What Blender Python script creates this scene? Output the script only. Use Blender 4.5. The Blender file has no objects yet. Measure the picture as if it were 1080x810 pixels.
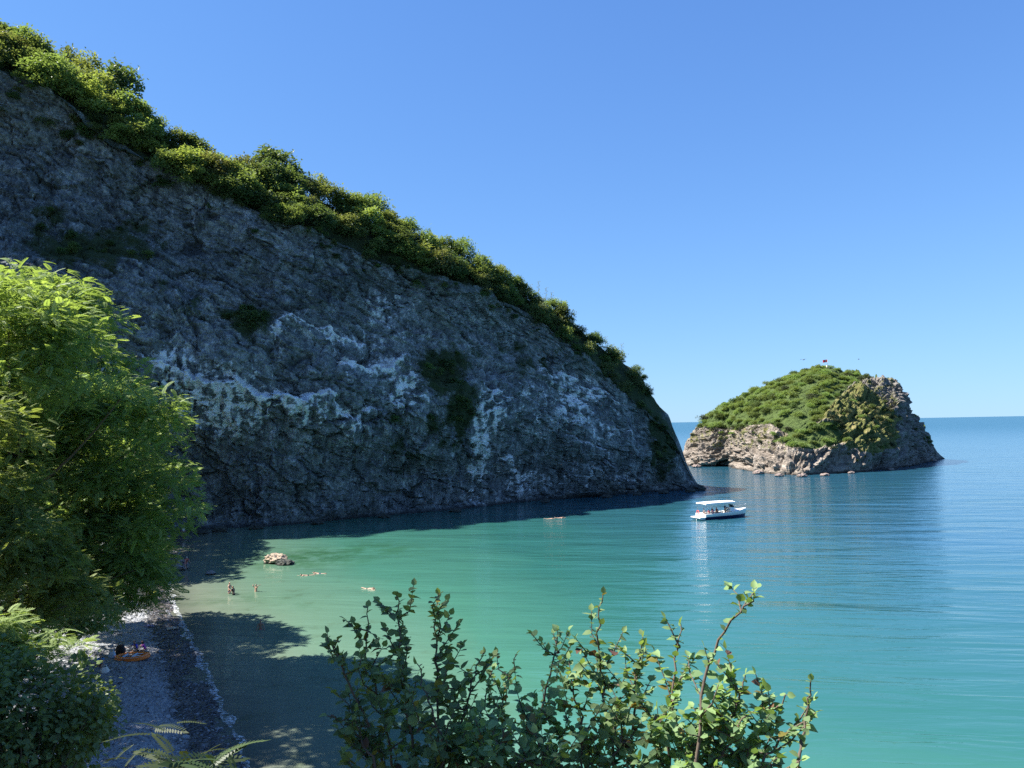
import bpy, math, random
import numpy as np
from mathutils import Vector, Matrix
random.seed(7); RNG=np.random.default_rng(11)
SC=bpy.context.scene; COL=SC.collection
R=math.radians
# ------------------------------------------------------------------ camera
CAMZ=16.0; FPX=816.0; PITCH=R(3.05); ROLL=R(1.05)
cam_d=bpy.data.cameras.new('camera'); cam=bpy.data.objects.new('camera',cam_d); COL.objects.link(cam)
cam_d.sensor_width=36; cam_d.lens=FPX/1080*36; cam_d.clip_start=.05; cam_d.clip_end=90000
MC=(Matrix.Rotation(R(90)+PITCH,3,'X') @ Matrix.Rotation(-ROLL,3,'Z'))
cam.matrix_world=Matrix.Translation((0,0,CAMZ)) @ MC.to_4x4()
SC.camera=cam
MCn=np.array(MC); CP=np.array([0,0,CAMZ])
def ray(px,py):
    px=np.asarray(px,float); py=np.asarray(py,float)
    d=np.stack([(px-540)/FPX,-(py-405)/FPX,-np.ones_like(px)],-1)
    return d@MCn.T
def project(P):
    q=(np.asarray(P)-CP)@MCn
    w=np.maximum(-q[...,2],1e-3)
    return 540+FPX*q[...,0]/w, 405-FPX*q[...,1]/w
def at_depth(px,py,Y):
    d=ray(px,py); return CP+d*(np.asarray(Y)/d[...,1])[...,None]
def on_water(px,py,z=0.0):
    d=ray(px,py); return CP+d*((z-CAMZ)/d[...,2])[...,None]
# ------------------------------------------------------------------ numpy noise
PERM=np.random.default_rng(3).permutation(256); PERM=np.concatenate([PERM,PERM,PERM])
GR=np.array([[1,1,0],[-1,1,0],[1,-1,0],[-1,-1,0],[1,0,1],[-1,0,1],[1,0,-1],[-1,0,-1],[0,1,1],[0,-1,1],[0,1,-1],[0,-1,-1],[1,1,0],[0,-1,1],[-1,1,0],[0,-1,-1]],float)
def pn(P):
    P=np.asarray(P,float); i=np.floor(P).astype(np.int64); f=P-i; i&=255
    u=f*f*f*(f*(f*6-15)+10); out=0
    for dx in (0,1):
        for dy in (0,1):
            for dz in (0,1):
                h=PERM[PERM[PERM[(i[:,0]+dx)&255]+((i[:,1]+dy)&255)]+((i[:,2]+dz)&255)]&15
                g=GR[h]
                n=g[:,0]*(f[:,0]-dx)+g[:,1]*(f[:,1]-dy)+g[:,2]*(f[:,2]-dz)
                out=out+n*(u[:,0] if dx else 1-u[:,0])*(u[:,1] if dy else 1-u[:,1])*(u[:,2] if dz else 1-u[:,2])
    return out
def fbm(P,o=4,g=.5):
    s=0;a=1
    for k in range(o): s=s+a*pn(P*(2.0**k)+17.3*k); a*=g
    return s
def ridged(P,o=4,g=.55):
    s=0;a=1
    for k in range(o): s=s+a*(.5-np.abs(pn(P*(2.0**k)+9.1*k)))*1.0; a*=g
    return s
def cellr(P,seed=0):
    """random value per Voronoi cell plus distance-to-edge-ish (F2-F1)"""
    P=np.asarray(P,float)+seed*13.7; i=np.floor(P).astype(np.int64); f1=np.full(len(P),9.);f2=f1.copy(); rv=np.zeros(len(P))
    for dx in (-1,0,1):
        for dy in (-1,0,1):
            for dz in (-1,0,1):
                c=i+np.array([dx,dy,dz]); m=c&255; h=PERM[PERM[PERM[m[:,0]]+m[:,1]]+m[:,2]]; h2=PERM[h+1]; h3=PERM[h2+7]; h4=PERM[h3+3]
                q=c+np.stack([h,h2,h3],1)/255.0-P; d=np.sqrt((q*q).sum(1)); cl=d<f1
                f2=np.where(cl,f1,np.minimum(f2,d)); rv=np.where(cl,h4/255.0,rv); f1=np.where(cl,d,f1)
    return rv-.5,f2-f1
def smooth(a,b,x):
    t=np.clip((x-a)/(b-a),0,1); return t*t*(3-2*t)
def in_poly(px,py,poly):
    px=np.asarray(px);py=np.asarray(py); c=np.zeros(px.shape,bool); n=len(poly)
    for i in range(n):
        x1,y1=poly[i];x2,y2=poly[(i+1)%n]
        if y1==y2: continue
        cond=((y1>py)!=(y2>py))&(px<(x2-x1)*(py-y1)/(y2-y1)+x1); c^=cond
    return c
def seg_dist(P,poly):
    """distance, signed side (positive = right of travel) to an open polyline in XY"""
    P=np.asarray(P,float); best=np.full(len(P),1e9); side=np.zeros(len(P))
    for a,b in zip(poly[:-1],poly[1:]):
        a=np.array(a);b=np.array(b); ab=b-a
        t=np.clip(((P-a)@ab)/(ab@ab),0,1); q=a+t[:,None]*ab; d=np.hypot(*(P-q).T)
        s=ab[1]*(P[:,0]-a[0])-ab[0]*(P[:,1]-a[1])
        m=d<best-1e-9; best[m]=d[m]; side[m]=np.sign(s[m])
    return best,side
# ------------------------------------------------------------------ mesh building
class MB:
    def __init__(s): s.V=[];s.F=[];s.M=[];s.A=[];s.n=0
    def add(s,V,F,mi=0,tint=None):
        V=np.asarray(V,float).reshape(-1,3); F=np.asarray(F,np.int64)
        s.V.append(V); s.F.append(F+s.n); s.M.append(np.full(len(F),mi)); s.n+=len(V)
        s.A.append(np.full(len(V),.5) if tint is None else np.broadcast_to(tint,(len(V),)))
        return s
    def box(s,c,d,rz=0,mi=0,taper=1.0):
        x,y,z=[k/2 for k in d]; V=[]
        for k,t in ((-z,1),(z,taper)):
            for a,b in ((-x,-y),(x,-y),(x,y),(-x,y)): V.append((a*t,b*t,k))
        V=np.array(V); ca,sa=math.cos(rz),math.sin(rz)
        V=np.stack([V[:,0]*ca-V[:,1]*sa,V[:,0]*sa+V[:,1]*ca,V[:,2]],1)+np.array(c)
        return s.add(V,[(3,2,1,0),(4,5,6,7),(0,1,5,4),(1,2,6,5),(2,3,7,6),(3,0,4,7)],mi)
    def tube(s,pts,rad,n=6,mi=0,tint=None,cap=True):
        P=np.array(pts,float); m=len(P); rad=np.broadcast_to(rad,(m,))
        T=np.gradient(P,axis=0); T/=np.linalg.norm(T,axis=1)[:,None]+1e-12
        up=np.array([.13,.21,.97]) if abs(T[0][2])<.9 else np.array([.97,.1,.1])
        V=[]
        for i in range(m):
            a=np.cross(T[i],up); a/=np.linalg.norm(a)+1e-12; b=np.cross(T[i],a)
            an=np.linspace(0,2*math.pi,n,endpoint=False)
            V.append(P[i]+rad[i]*(np.cos(an)[:,None]*a+np.sin(an)[:,None]*b))
        F=[]
        for i in range(m-1):
            for k in range(n):
                F.append((i*n+k,i*n+(k+1)%n,(i+1)*n+(k+1)%n,(i+1)*n+k))
        s.add(np.concatenate(V),F,mi,tint)
        return s
    def build(s,name,mats,parent=None,sm=False,tint=False,mesh_only=False):
        me=bpy.data.meshes.new(name); V=np.concatenate(s.V)
        me.vertices.add(len(V)); me.vertices.foreach_set('co',V.ravel().astype(np.float32))
        L=np.concatenate([f.ravel() for f in s.F]); sz=np.concatenate([np.full(len(f),f.shape[1]) for f in s.F])
        me.loops.add(len(L)); me.loops.foreach_set('vertex_index',L.astype(np.int32))
        me.polygons.add(len(sz)); st=np.concatenate([[0],np.cumsum(sz)[:-1]])
        me.polygons.foreach_set('loop_start',st.astype(np.int32))
        me.polygons.foreach_set('material_index',np.concatenate(s.M).astype(np.int32))
        me.polygons.foreach_set('use_smooth',np.full(len(sz),sm))
        if tint: set_attr(me,'tint',np.concatenate(s.A))
        me.update(calc_edges=True); 
        for m in (mats if isinstance(mats,(list,tuple)) else [mats]): me.materials.append(m)
        if mesh_only: return me
        return link(name,me,parent)
def set_attr(me,n,val):
    a=me.attributes.new(n,'FLOAT','POINT'); a.data.foreach_set('value',np.asarray(val,np.float32))
def link(name,me,parent=None,loc=None,rz=0):
    o=bpy.data.objects.new(name,me); COL.objects.link(o)
    if parent: o.parent=parent
    if loc is not None: o.location=loc
    if rz: o.rotation_euler=(0,0,rz)
    return o
def empty(name,loc,rz=0): return link(name,None,None,[float(k) for k in loc],rz)
def tag(o,label,cat,group=None,kind=None):
    if label: o['label']=label
    if cat: o['category']=cat
    if group: o['group']=group
    if kind: o['kind']=kind
    return o
def grid_faces(nu,nv):
    i=np.arange(nu-1)[:,None]*nv+np.arange(nv-1)[None]; i=i.ravel()
    return np.stack([i,i+nv,i+nv+1,i+1],1)
# ------------------------------------------------------------------ material helper
class NT:
    def __init__(s,name):
        s.m=bpy.data.materials.new(name); s.m.use_nodes=True; s.t=s.m.node_tree; s.t.nodes.clear()
        s.out=s.t.nodes.new('ShaderNodeOutputMaterial')
    def n(s,typ,ins=None,**kw):
        nd=s.t.nodes.new('ShaderNode'+typ)
        for k,v in kw.items(): setattr(nd,k,v)
        for k,v in (ins or {}).items(): s.put(nd.inputs[k],v)
        return nd
    def put(s,sock,v):
        if hasattr(v,'is_linked') or isinstance(v,bpy.types.NodeSocket): s.t.links.new(v,sock)
        elif isinstance(v,bpy.types.Node): s.t.links.new(v.outputs[0],sock)
        else:
            if isinstance(v,(tuple,list)) and len(v)==3 and sock.type=='RGBA': v=(*v,1)
            sock.default_value=v
    def math(s,op,a,b=0.5,c=None,clamp=False):
        d={0:a,1:b}
        if c is not None: d[2]=c
        return s.n('Math',d,operation=op,use_clamp=clamp).outputs[0]
    def mix(s,f,a,b,blend='MIX'):
        nd=s.n('Mix',data_type='RGBA',blend_type=blend); s.put(nd.inputs[0],f); s.put(nd.inputs[6],a); s.put(nd.inputs[7],b); return nd.outputs[2]
    def ramp(s,f,stops,interp='LINEAR'):
        nd=s.n('ValToRGB',{0:f}); cr=nd.color_ramp; cr.interpolation=interp
        while len(cr.elements)<len(stops): cr.elements.new(.5)
        for e,(p,c) in zip(cr.elements,stops):
            e.position=p; e.color=(*c,1) if len(c)==3 else c
        return nd.outputs[0]
    def step(s,f,a,b):
        nd=s.n('MapRange',{0:f,1:a,2:b,3:0.0,4:1.0},interpolation_type='SMOOTHSTEP'); return nd.outputs[0]
    def pos(s,scale=(1,1,1),rot=(0,0,0)):
        if not hasattr(s,'tc'): s.tc=s.n('TexCoord').outputs['Object']
        return s.n('Mapping',{0:s.tc,2:rot,3:scale}).outputs[0]
    def noise(s,vec,scale,detail=4,rough=.55,dist=0,out=0):
        return s.n('TexNoise',{'Vector':vec,'Scale':scale,'Detail':detail,'Roughness':rough,'Distortion':dist}).outputs[out]
    def attr(s,n): return s.n('Attribute',attribute_name=n).outputs['Fac']
    def bump(s,h,dist,strength=1.0,normal=None):
        d={'Height':h,'Distance':dist,'Strength':strength}
        if normal is not None: d['Normal']=normal
        return s.n('Bump',d).outputs[0]
    def done(s,sh): s.t.links.new(sh if isinstance(sh,bpy.types.NodeSocket) else sh.outputs[0],s.out.inputs[0]); return s.m
def plain(name,c,rough=.6,metal=0,var=.12,scale=9.0):
    t=NT(name); p=t.pos(); n=t.noise(p,scale,3)
    col=t.mix(n,tuple(k*(1-var) for k in c),tuple(min(1,k*(1+var)) for k in c))
    return t.done(t.n('BsdfPrincipled',{'Base Color':col,'Roughness':rough,'Metallic':metal}))
def leafmat(name,dark,light,tr=.35,trc=None,rough=.5,spec=.3):
    t=NT(name); a=t.attr('tint'); oi=t.n('ObjectInfo').outputs['Random']
    c=t.mix(a,dark,light)
    c=t.n('HueSaturation',{'Hue':t.n('MapRange',{0:oi,3:.485,4:.515}).outputs[0],'Saturation':1.0,'Value':t.n('MapRange',{0:oi,3:.8,4:1.2}).outputs[0],'Color':c}).outputs[0]
    pb=t.n('BsdfPrincipled',{'Base Color':c,'Roughness':rough,'Specular IOR Level':spec})
    tc=t.mix(1.0,c,trc or (1.5,1.35,.6),'MULTIPLY')
    tl=t.n('BsdfTranslucent',{0:tc})
    return t.done(t.n('MixShader',{0:tr,1:pb,2:tl}))
def barkmat(name,c):
    t=NT(name); p=t.pos((1,1,.25)); n=t.noise(p,14,5)
    col=t.mix(n,tuple(k*.5 for k in c),tuple(k*1.4 for k in c))
    return t.done(t.n('BsdfPrincipled',{'Base Color':col,'Roughness':.85,'Normal':t.bump(n,.02,.8)}))
# ------------------------------------------------------------------ light
SUN_EL=R(50.5); SUN_H=np.array([-.99,.0]); SUN_H/=np.linalg.norm(SUN_H)
SUNV=Vector((SUN_H[0]*math.cos(SUN_EL),SUN_H[1]*math.cos(SUN_EL),math.sin(SUN_EL)))
sd=bpy.data.lights.new('sun','SUN'); sun=bpy.data.objects.new('sun',sd); COL.objects.link(sun)
sd.energy=5.0; sd.angle=R(.53); sd.color=(1,.95,.87)
sun.rotation_euler=SUNV.to_track_quat('Z','Y').to_euler(); sun.location=SUNV*200
w=bpy.data.worlds.new('World'); SC.world=w; w.use_nodes=True; nt=w.node_tree; nt.nodes.clear()
sky=nt.nodes.new('ShaderNodeTexSky'); sky.sky_type='NISHITA'; sky.sun_disc=False
sky.sun_elevation=SUN_EL; sky.sun_rotation=math.atan2(SUN_H[0],SUN_H[1]); sky.altitude=0; sky.air_density=1.0; sky.dust_density=.0; sky.ozone_density=3.0
EXPO=1.55
bg=nt.nodes.new('ShaderNodeBackground'); bg.inputs[1].default_value=.12
wo=nt.nodes.new('ShaderNodeOutputWorld')
def vm(op,x,y):
    nd=nt.nodes.new('ShaderNodeVectorMath'); nd.operation=op
    for k,v in ((0,x),(1,y)):
        if isinstance(v,tuple): nd.inputs[k].default_value=v
        else: nt.links.new(v,nd.inputs[k])
    return nd.outputs[0]
kk=1/(2**EXPO*.12)
den=vm('ADD',vm('MULTIPLY',sky.outputs[0],(1/5.5,1/6.0,1/4.5)),(1.,1.,1.))
nt.links.new(vm('DIVIDE',vm('MULTIPLY',sky.outputs[0],(.152*kk,.233*kk,.42*kk)),den),bg.inputs[0]); nt.links.new(bg.outputs[0],wo.inputs[0])
vs=SC.view_settings; vs.view_transform='Standard'; vs.look='None'; vs.gamma=1; vs.use_curve_mapping=False; vs.exposure=EXPO
SC.cycles.use_denoising=False
SC.cycles.max_bounces=6; SC.cycles.transparent_max_bounces=8; SC.cycles.caustics_reflective=False; SC.cycles.caustics_refractive=False
# ------------------------------------------------------------------ coast geometry shared by everything
SHORE_PX=[(199,563),(184,590),(176,612),(182,640),(197,672),(212,703),(230,745),(246,782),(258,812)]
SHORE=[(-64,175)]+[tuple(on_water(x,y)[:2]) for x,y in SHORE_PX]+[(-8,27),(-2,21),(8,17),(25,14),(70,8)]
def shore_d(X,Y):
    P=np.stack([np.ravel(X),np.ravel(Y)],1); d,s=seg_dist(P,SHORE); return (d*s).reshape(np.shape(X))
def hill(X,Y,rough=True):
    X=np.asarray(X,float);Y=np.asarray(Y,float); sh=np.shape(X)
    d=shore_d(X,Y); nr=np.exp(-((X**2+Y**2)/26**2))
    bw=3+9.5*smooth(24,50,Y)+0*X; bw=bw-4*smooth(84,100,Y)
    sl=.62+.5*nr
    z=np.where(d<0,.16*d,np.where(d<bw,.10*d,.10*bw+sl*(d-bw)))
    z=np.where(d>bw,np.minimum(z,.10*bw+sl*(d-bw)),z)
    cap=14.35+10*smooth(8,60,np.hypot(X,Y))+12*smooth(-30,-90,X)
    z=np.where(z>cap-2,cap-2+2*np.tanh((z-cap+2)/2*.6),z)
    if rough:
        P=np.stack([X.ravel(),Y.ravel(),np.zeros(X.size)],1)
        r=(fbm(P/7,4)*1.0).reshape(sh)*smooth(0,4,d-bw)*smooth(2,7,np.hypot(X,Y))
        z=z+r+(fbm(P/1.1,3).reshape(sh)*.10+fbm(P/5+4,2).reshape(sh)*.16)*smooth(-2,1.5,d)
    return z
def hill1(x,y): return float(hill(np.array([x]),np.array([y]))[0])
def on_ground(px,py):
    d=ray(px,py); t=np.linspace(3,160,1600)/d[1]
    P=CP+d*t[:,None]; h=np.maximum(hill(P[:,0],P[:,1]),0); k=np.argmax(P[:,2]<h); 
    return np.array([P[k,0],P[k,1],h[k]])
# ---- cliff control columns: px, base y, brow y, crest y
CC=np.array([(-420,640,-60,-130),(-200,592,25,-20),(-100,582,62,18),(0,574,95,48),(60,570,118,75),(120,566,160,112),(180,561,205,158),(240,558,228,185),(300,555,252,200),
 (350,550,268,215),(400,545,290,236),(450,541,305,262),(500,536,322,284),(560,529,342,314),(600,526,372,340),(640,523,402,372),(670,520.5,424,396),(690,519,440,420),(706,518,455,440),(716,517.3,474,464),(725,516.8,494,489),(733,516.2,508,506),(739,515.6,514.5,514)],float)
def cinterp(x,xs,ys):
    # monotone-ish cubic (Catmull-Rom tangents)
    m=np.gradient(ys,xs); k=np.clip(np.searchsorted(xs,x)-1,0,len(xs)-2); h=xs[k+1]-xs[k]; t=(x-xs[k])/h
    return (2*t**3-3*t**2+1)*ys[k]+(t**3-2*t**2+t)*h*m[k]+(-2*t**3+3*t**2)*ys[k+1]+(t**3-t**2)*h*m[k+1]
bs=on_water(CC[:,0],CC[:,1])
# force a straight-ish base line in the world
Db=bs[:,1].copy()
Db[0]=98;Db[1]=104;Db[2]=108;Db[3]=113;Db[4]=116
CC[:,2]-=np.interp(CC[:,0],[-200,0,300,560,660],[22,18,18,12,0])
B0=np.stack([(CC[:,0]-540)/FPX*Db,Db,np.zeros(len(Db))],1)
hb=(at_depth(CC[:,0],CC[:,2],Db)[:,2])
Dw=Db+.15*hb
BROW=at_depth(CC[:,0],CC[:,2],Dw)
Dc=Dw+.13*hb+2
CREST=at_depth(CC[:,0],CC[:,3],Dc)
dirn=np.array([-.42,.9])
BT=CREST.copy(); BT[:,:2]+=dirn*(6+.55*CREST[:,2:3]); BT[:,2]=CREST[:,2]*.86
BB=BT.copy(); BB[:,:2]+=dirn*(3+.5*CREST[:,2:3]); BB[:,2]=-4
B1=B0.copy(); B1[:,2]=-3.5; B1[:,:2]-=dirn*.6
B0[:,2]=-.2
NU=640
xs=np.linspace(-420,739,NU); xs=np.where(xs<-60,xs,xs)
def cols(A): return np.stack([cinterp(xs,CC[:,0],A[:,k]) for k in range(3)],1)
rows=[]
cb1,cb0,cbr,ccr,cbt,cbb=[cols(A) for A in (B1,B0,BROW,CREST,BT,BB)]
def seg(a,b,n,bul=0):
    t=np.linspace(0,1,n,endpoint=False)[:,None,None]; out=a[None]*(1-t)+b[None]*t
    return out
NF=250
face=seg(cb0,cbr,NF)
# concave/convex profile: steeper low, leaning back near the brow
t=np.linspace(0,1,NF,endpoint=False)[:,None]
off=(-.05*np.sin(t*math.pi*1.0)+.035*np.sin(t*math.pi*3+.6))*cbr[None,:,2]
face[:,:,:2]+=off[...,None]*np.array([-.53,.85])[None,None]*1.2
G=np.concatenate([seg(cb1,cb0,4),face,seg(cbr,ccr,44),seg(ccr,cbt,30),seg(cbt,cbb,26),cbb[None]],0)
G=np.transpose(G,(1,0,2))  # NU x NV
NVc=G.shape[1]
def grid_normals(G):
    du=np.gradient(G,axis=0); dv=np.gradient(G,axis=1); n=np.cross(du,dv); n/=np.linalg.norm(n,axis=2)[...,None]+1e-9; return n
N=grid_normals(G)
FN=np.array([.5,-.84,.2]); FN/=np.linalg.norm(FN)
if (N[300,100]@FN)<0: N=-N
flipC=(np.cross(G[301,100]-G[300,100],G[300,101]-G[300,100])@FN)<0
P=G.reshape(-1,3); Nn=N.reshape(-1,3)
vi=np.tile(np.arange(NVc),NU)
facem=smooth(4,14,vi)*smooth(4+NF+20,4+NF-12,vi)
topm=smooth(4+NF-10,4+NF+6,vi)
hgt=np.clip(P[:,2],0,None)
loc=np.repeat(np.clip(cbr[:,2],.5,None),NVc)
ampl=np.clip(loc/22,.10,1)
along=P[:,0]*.85+P[:,1]*.53
q=P[:,2]+.50*along
W=fbm(P/9,3)
Q=np.stack([q/1.9+W*1.3,along/38,P[:,1]*0],1)
Q2=np.stack([along/1.5+W*.8,P[:,2]/9,P[:,1]/30],1)
px,py=project(P)
dipv=np.array([.85*.87,.53*.87,-.5]); acr=np.array([.85*.5,.53*.5,.87])
wp_=P+np.stack([fbm(P/6,3),fbm(P/6+40,3),fbm(P/6+80,3)],1)*1.0
SA=np.stack([wp_@dipv,wp_@acr,wp_@np.array([.5,-.84,0])],1)
c1,e1=cellr(SA*np.array([1/9.,1/4.2,1/6.])); c2,e2=cellr(SA*np.array([1/3.6,1/1.7,1/3.])+5,1); c3,e3=cellr(SA*np.array([1/1.5,1/.75,1/1.2])+9,2)
lw=smooth(330,480,py)
VA=np.stack([(wp_@np.array([.85,.53,0]))/1.1,wp_[:,2]/6.5,wp_[:,1]/5],1); c4,e4=cellr(VA,3)
d=fbm(P/27+3,3)*3.2+(ridged(P*np.array([1/9.,1/9.,1/9.])+W[:,None]*.6,4)-.55)*.85
d+=c1*1.0+c2*.42*(1-.4*lw)+c3*.26+c4*1.0*(.25+.75*lw)
crack=np.maximum(smooth(.05,.0,e1),.7*smooth(.06,.0,e2))*(fbm(P/5+60,3)>-.08); d-=crack*.5
d+=fbm(P/1.3,3)*.18
c5,e5=cellr(np.stack([SA[:,0]/16.,SA[:,1]/.62,SA[:,2]/8],1),6); d+=c5*.5*(1-.75*lw)
# ledges traced on the face, each a real step with a bulge under it
LEDGES=[([(146,372),(165,384),(190,394),(215,402),(250,403),(285,413),(315,421),(345,413)],2.6,34,1.0),
 ([(352,383),(372,380),(392,388),(412,384),(430,376)],1.7,16,.9),([(338,352),(362,355),(388,366)],1.2,12,.7),([(288,338),(308,336),(332,346),(345,352)],1.3,14,.7),
 ([(340,412),(352,425),(364,432),(372,440)],1.2,22,.8),([(372,440),(385,428),(400,425)],1.0,18,.5),([(120,205),(150,240),(180,275)],.7,14,.3),([(20,190),(60,235),(90,265)],.4,18,.25),
 ([(560,390),(600,402),(640,418),(655,430)],1.2,26,.65),([(500,405),(520,412),(545,420)],1.1,20,.6),([(520,475),(540,490),(552,500)],.8,14,.5),([(590,460),(620,468),(650,480)],.9,18,.35),
 ([(250,262),(300,300),(350,318)],1.1,20,.15),([(400,345),(440,352),(470,350)],1.0,14,.25),([(600,480),(640,500),(680,508)],.7,12,.3),([(420,500),(460,505),(500,512)],.9,14,.15)]
gu=np.zeros(len(P))
wob=fbm(P/4+5,3)*8+c2*5+c3*3
lace=1-np.clip(np.abs(fbm(P*np.array([1/2.4,1/2.4,1/1.7])+W[:,None]*.8,4))*4.2,0,1)
strk=fbm(np.stack([along/.9,P[:,2]/5,P[:,1]*0+3],1),3)*.6+(lace-.45)*.55+c3*.35+c2*.25
for L,a,dec,gs in LEDGES:
    lx=np.array([p[0] for p in L],float); ly=np.array([p[1] for p in L],float)
    yl=np.interp(px,lx,ly); end=smooth(-6,12,px-lx[0])*smooth(-6,12,lx[-1]-px)
    dy=py-yl+wob
    a=a*.7
    d+=a*end*smooth(-1.2,1.2,dy)*np.exp(-np.clip(dy,0,None)/dec)
    d-=a*.4*end*smooth(-14,-1,dy)*(dy<0)
    gu=np.maximum(gu,gs*end*smooth(-4,-.5,dy)*np.maximum(np.exp(-np.clip(dy,0,None)/3.5),np.exp(-np.clip(dy,0,None)/dec)*np.clip(.42+strk*1.3,0,1)))
GB=[(235,425,85,38,.75),(180,385,35,16,.7),(300,350,40,28,.35),(375,360,40,25,.35),(415,330,45,45,.35),(405,385,22,12,.5),(430,410,28,26,.6),(370,445,22,20,.55),(505,475,12,70,.7),(515,430,25,35,.5),
 (560,430,35,45,.42),(610,425,45,35,.45),(590,500,90,22,.35),(545,505,30,30,.4),(640,455,35,30,.35),(640,385,30,25,.3),(590,340,30,20,.35),(280,275,60,30,.18),(90,235,60,30,.12),(460,480,50,50,.14),(400,480,40,30,.25),(290,490,90,50,.16),(660,505,40,14,.4),(560,360,50,30,.2)]
GB=[(q[0],q[1],q[2],q[3],min(1,q[4]*1.0)) for q in GB]
for gx,gy,rx,ry,s in GB:
    g=np.exp(-((px-gx)/rx)**2-((py-gy)/ry)**2); gu=np.maximum(gu,s*g*np.clip(.62+strk*1.2+.4*W,0,1.2))
MB_=[(90,262,70,26,.9),(140,250,50,30,.6),(258,342,26,24,.9),(470,390,26,30,1.0),(485,430,18,35,.9),(470,450,30,40,.5),(60,230,40,22,.5),(700,465,22,40,.75),(690,500,30,20,.4),(560,385,30,18,.5),(530,370,40,20,.4),(620,370,40,14,.6),(280,470,40,30,.3),(430,470,30,50,.35),(180,330,60,40,.3),(600,500,10,20,.2)]
mo=np.zeros(len(P))
for gx,gy,rx,ry,s in MB_:
    mo=np.maximum(mo,s*np.exp(-((px-gx)/rx)**2-((py-gy)/ry)**2))
mo=np.clip(mo*1.25+fbm(P/3,3)*.5*(mo>.05),0,1)
mo=np.maximum(mo,topm*np.repeat(smooth(712,690,xs),NVc)); mo=np.maximum(mo,smooth(14,2,py-np.interp(px,CC[:,0],CC[:,2]))*.5)
tip=smooth(739,728,np.repeat(xs,NVc))
dd=d*facem*ampl*tip+ (fbm(P/9,4)*1.6)*topm*ampl
P=P+Nn*dd[:,None]
P[:,2]=np.where(vi<4,np.minimum(P[:,2],-.05),P[:,2])
CLG=P.reshape(NU,NVc,3)
mb=MB(); F=grid_faces(NU,NVc); mb.add(P,F[:,::-1] if flipC else F)
t=NT('cliff rock'); p=t.pos(); 
n1=t.noise(p,.16,6,.6); n2=t.noise(t.pos((1,1,.22)),1.3,6,.68); n3=t.noise(p,4.5,4,.7); n4=t.noise(t.pos((1.0,1.0,.5),(0,0,0)),.55,8,.72,.6)
strat=t.noise(t.pos((.5,.5,2.2),(.35,.42,.0)),.9,6,.7,.8)
rock=t.ramp(n4,[(.28,(.05,.054,.057)),(.42,(.155,.162,.163)),(.56,(.30,.308,.305)),(.74,(.54,.545,.53))])
fine=t.mix(t.attr('low'),t.noise(t.pos((1.2,1.2,.9),(.0,.75,.55)),1.9,7,.75,.2),t.noise(t.pos((1.5,1.5,.26)),1.9,7,.78,.25)); rock=t.mix(1.0,rock,t.ramp(fine,[(.34,(.42,.43,.45)),(.5,(.98,1,1)),(.66,(1.7,1.7,1.68))]),'MULTIPLY')
rock=t.mix(t.step(n1,.42,.6),rock,t.mix(.55,rock,(.15,.165,.14)))
rock=t.mix(t.math('MULTIPLY',t.step(strat,.56,.66),.5),rock,(.45,.46,.45))
rock=t.mix(1.0,rock,t.ramp(t.attr('cell'),[(0,(.6,.62,.65)),(.5,(1.05,1.07,1.1)),(1,(1.6,1.6,1.6))]),'MULTIPLY')
rock=t.mix(t.attr('shade'),rock,t.mix(1.0,rock,(.38,.42,.45),'MULTIPLY'))  # rock coloured darker over two broad areas of the upper face
rock=t.mix(t.math('MULTIPLY',t.attr('crack'),.8),rock,(.03,.034,.038))  # crevice shade put into the rock colour along the block edges
crk=t.math('ABSOLUTE',t.math('SUBTRACT',t.noise(p,.8,7,.65,.4),.5))
rock=t.mix(t.math('MULTIPLY',t.step(crk,.03,.0),.55),rock,(.02,.02,.021))  # thin noise lines darkened in colour to stand for shaded crevices
g=t.attr('guano'); gm=t.math('ADD',g,t.math('MULTIPLY',t.math('SUBTRACT',t.math('MULTIPLY',t.math('ADD',n2,n3),.5),.5),1.15))
gm=t.math('MULTIPLY',t.step(gm,.22,.42),t.step(g,.02,.12))
rock=t.mix(gm,rock,(.88,.89,.89))
m=t.attr('moss'); mm=t.step(t.math('ADD',m,t.math('MULTIPLY',t.math('SUBTRACT',n3,.5),1.1)),.38,.72)
rock=t.mix(mm,rock,t.mix(n2,(.022,.034,.016),(.075,.10,.045)))
zz=t.n('SeparateXYZ',{0:p}).outputs[2]
wet=t.step(t.math('ADD',zz,t.math('MULTIPLY',n2,1.2)),1.5,.7)
rock=t.mix(t.math('MULTIPLY',wet,.8),rock,(.012,.012,.013))
hb_=t.math('ADD',t.math('MULTIPLY',n4,1.2),t.math('ADD',t.math('MULTIPLY',n3,.35),t.math('MULTIPLY',n2,.6)))
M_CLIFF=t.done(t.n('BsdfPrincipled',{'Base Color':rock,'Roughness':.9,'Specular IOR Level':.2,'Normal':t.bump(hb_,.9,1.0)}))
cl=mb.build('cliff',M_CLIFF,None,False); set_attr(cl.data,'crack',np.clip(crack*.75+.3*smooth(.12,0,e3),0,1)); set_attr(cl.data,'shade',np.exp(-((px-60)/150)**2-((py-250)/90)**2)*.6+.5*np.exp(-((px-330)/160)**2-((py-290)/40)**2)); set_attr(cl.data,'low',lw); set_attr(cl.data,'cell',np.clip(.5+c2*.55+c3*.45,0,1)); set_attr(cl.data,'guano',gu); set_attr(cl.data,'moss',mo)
tag(cl,'tall dark grey rock cliff with white streaks sloping down into the sea','cliff',kind='structure')
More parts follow.
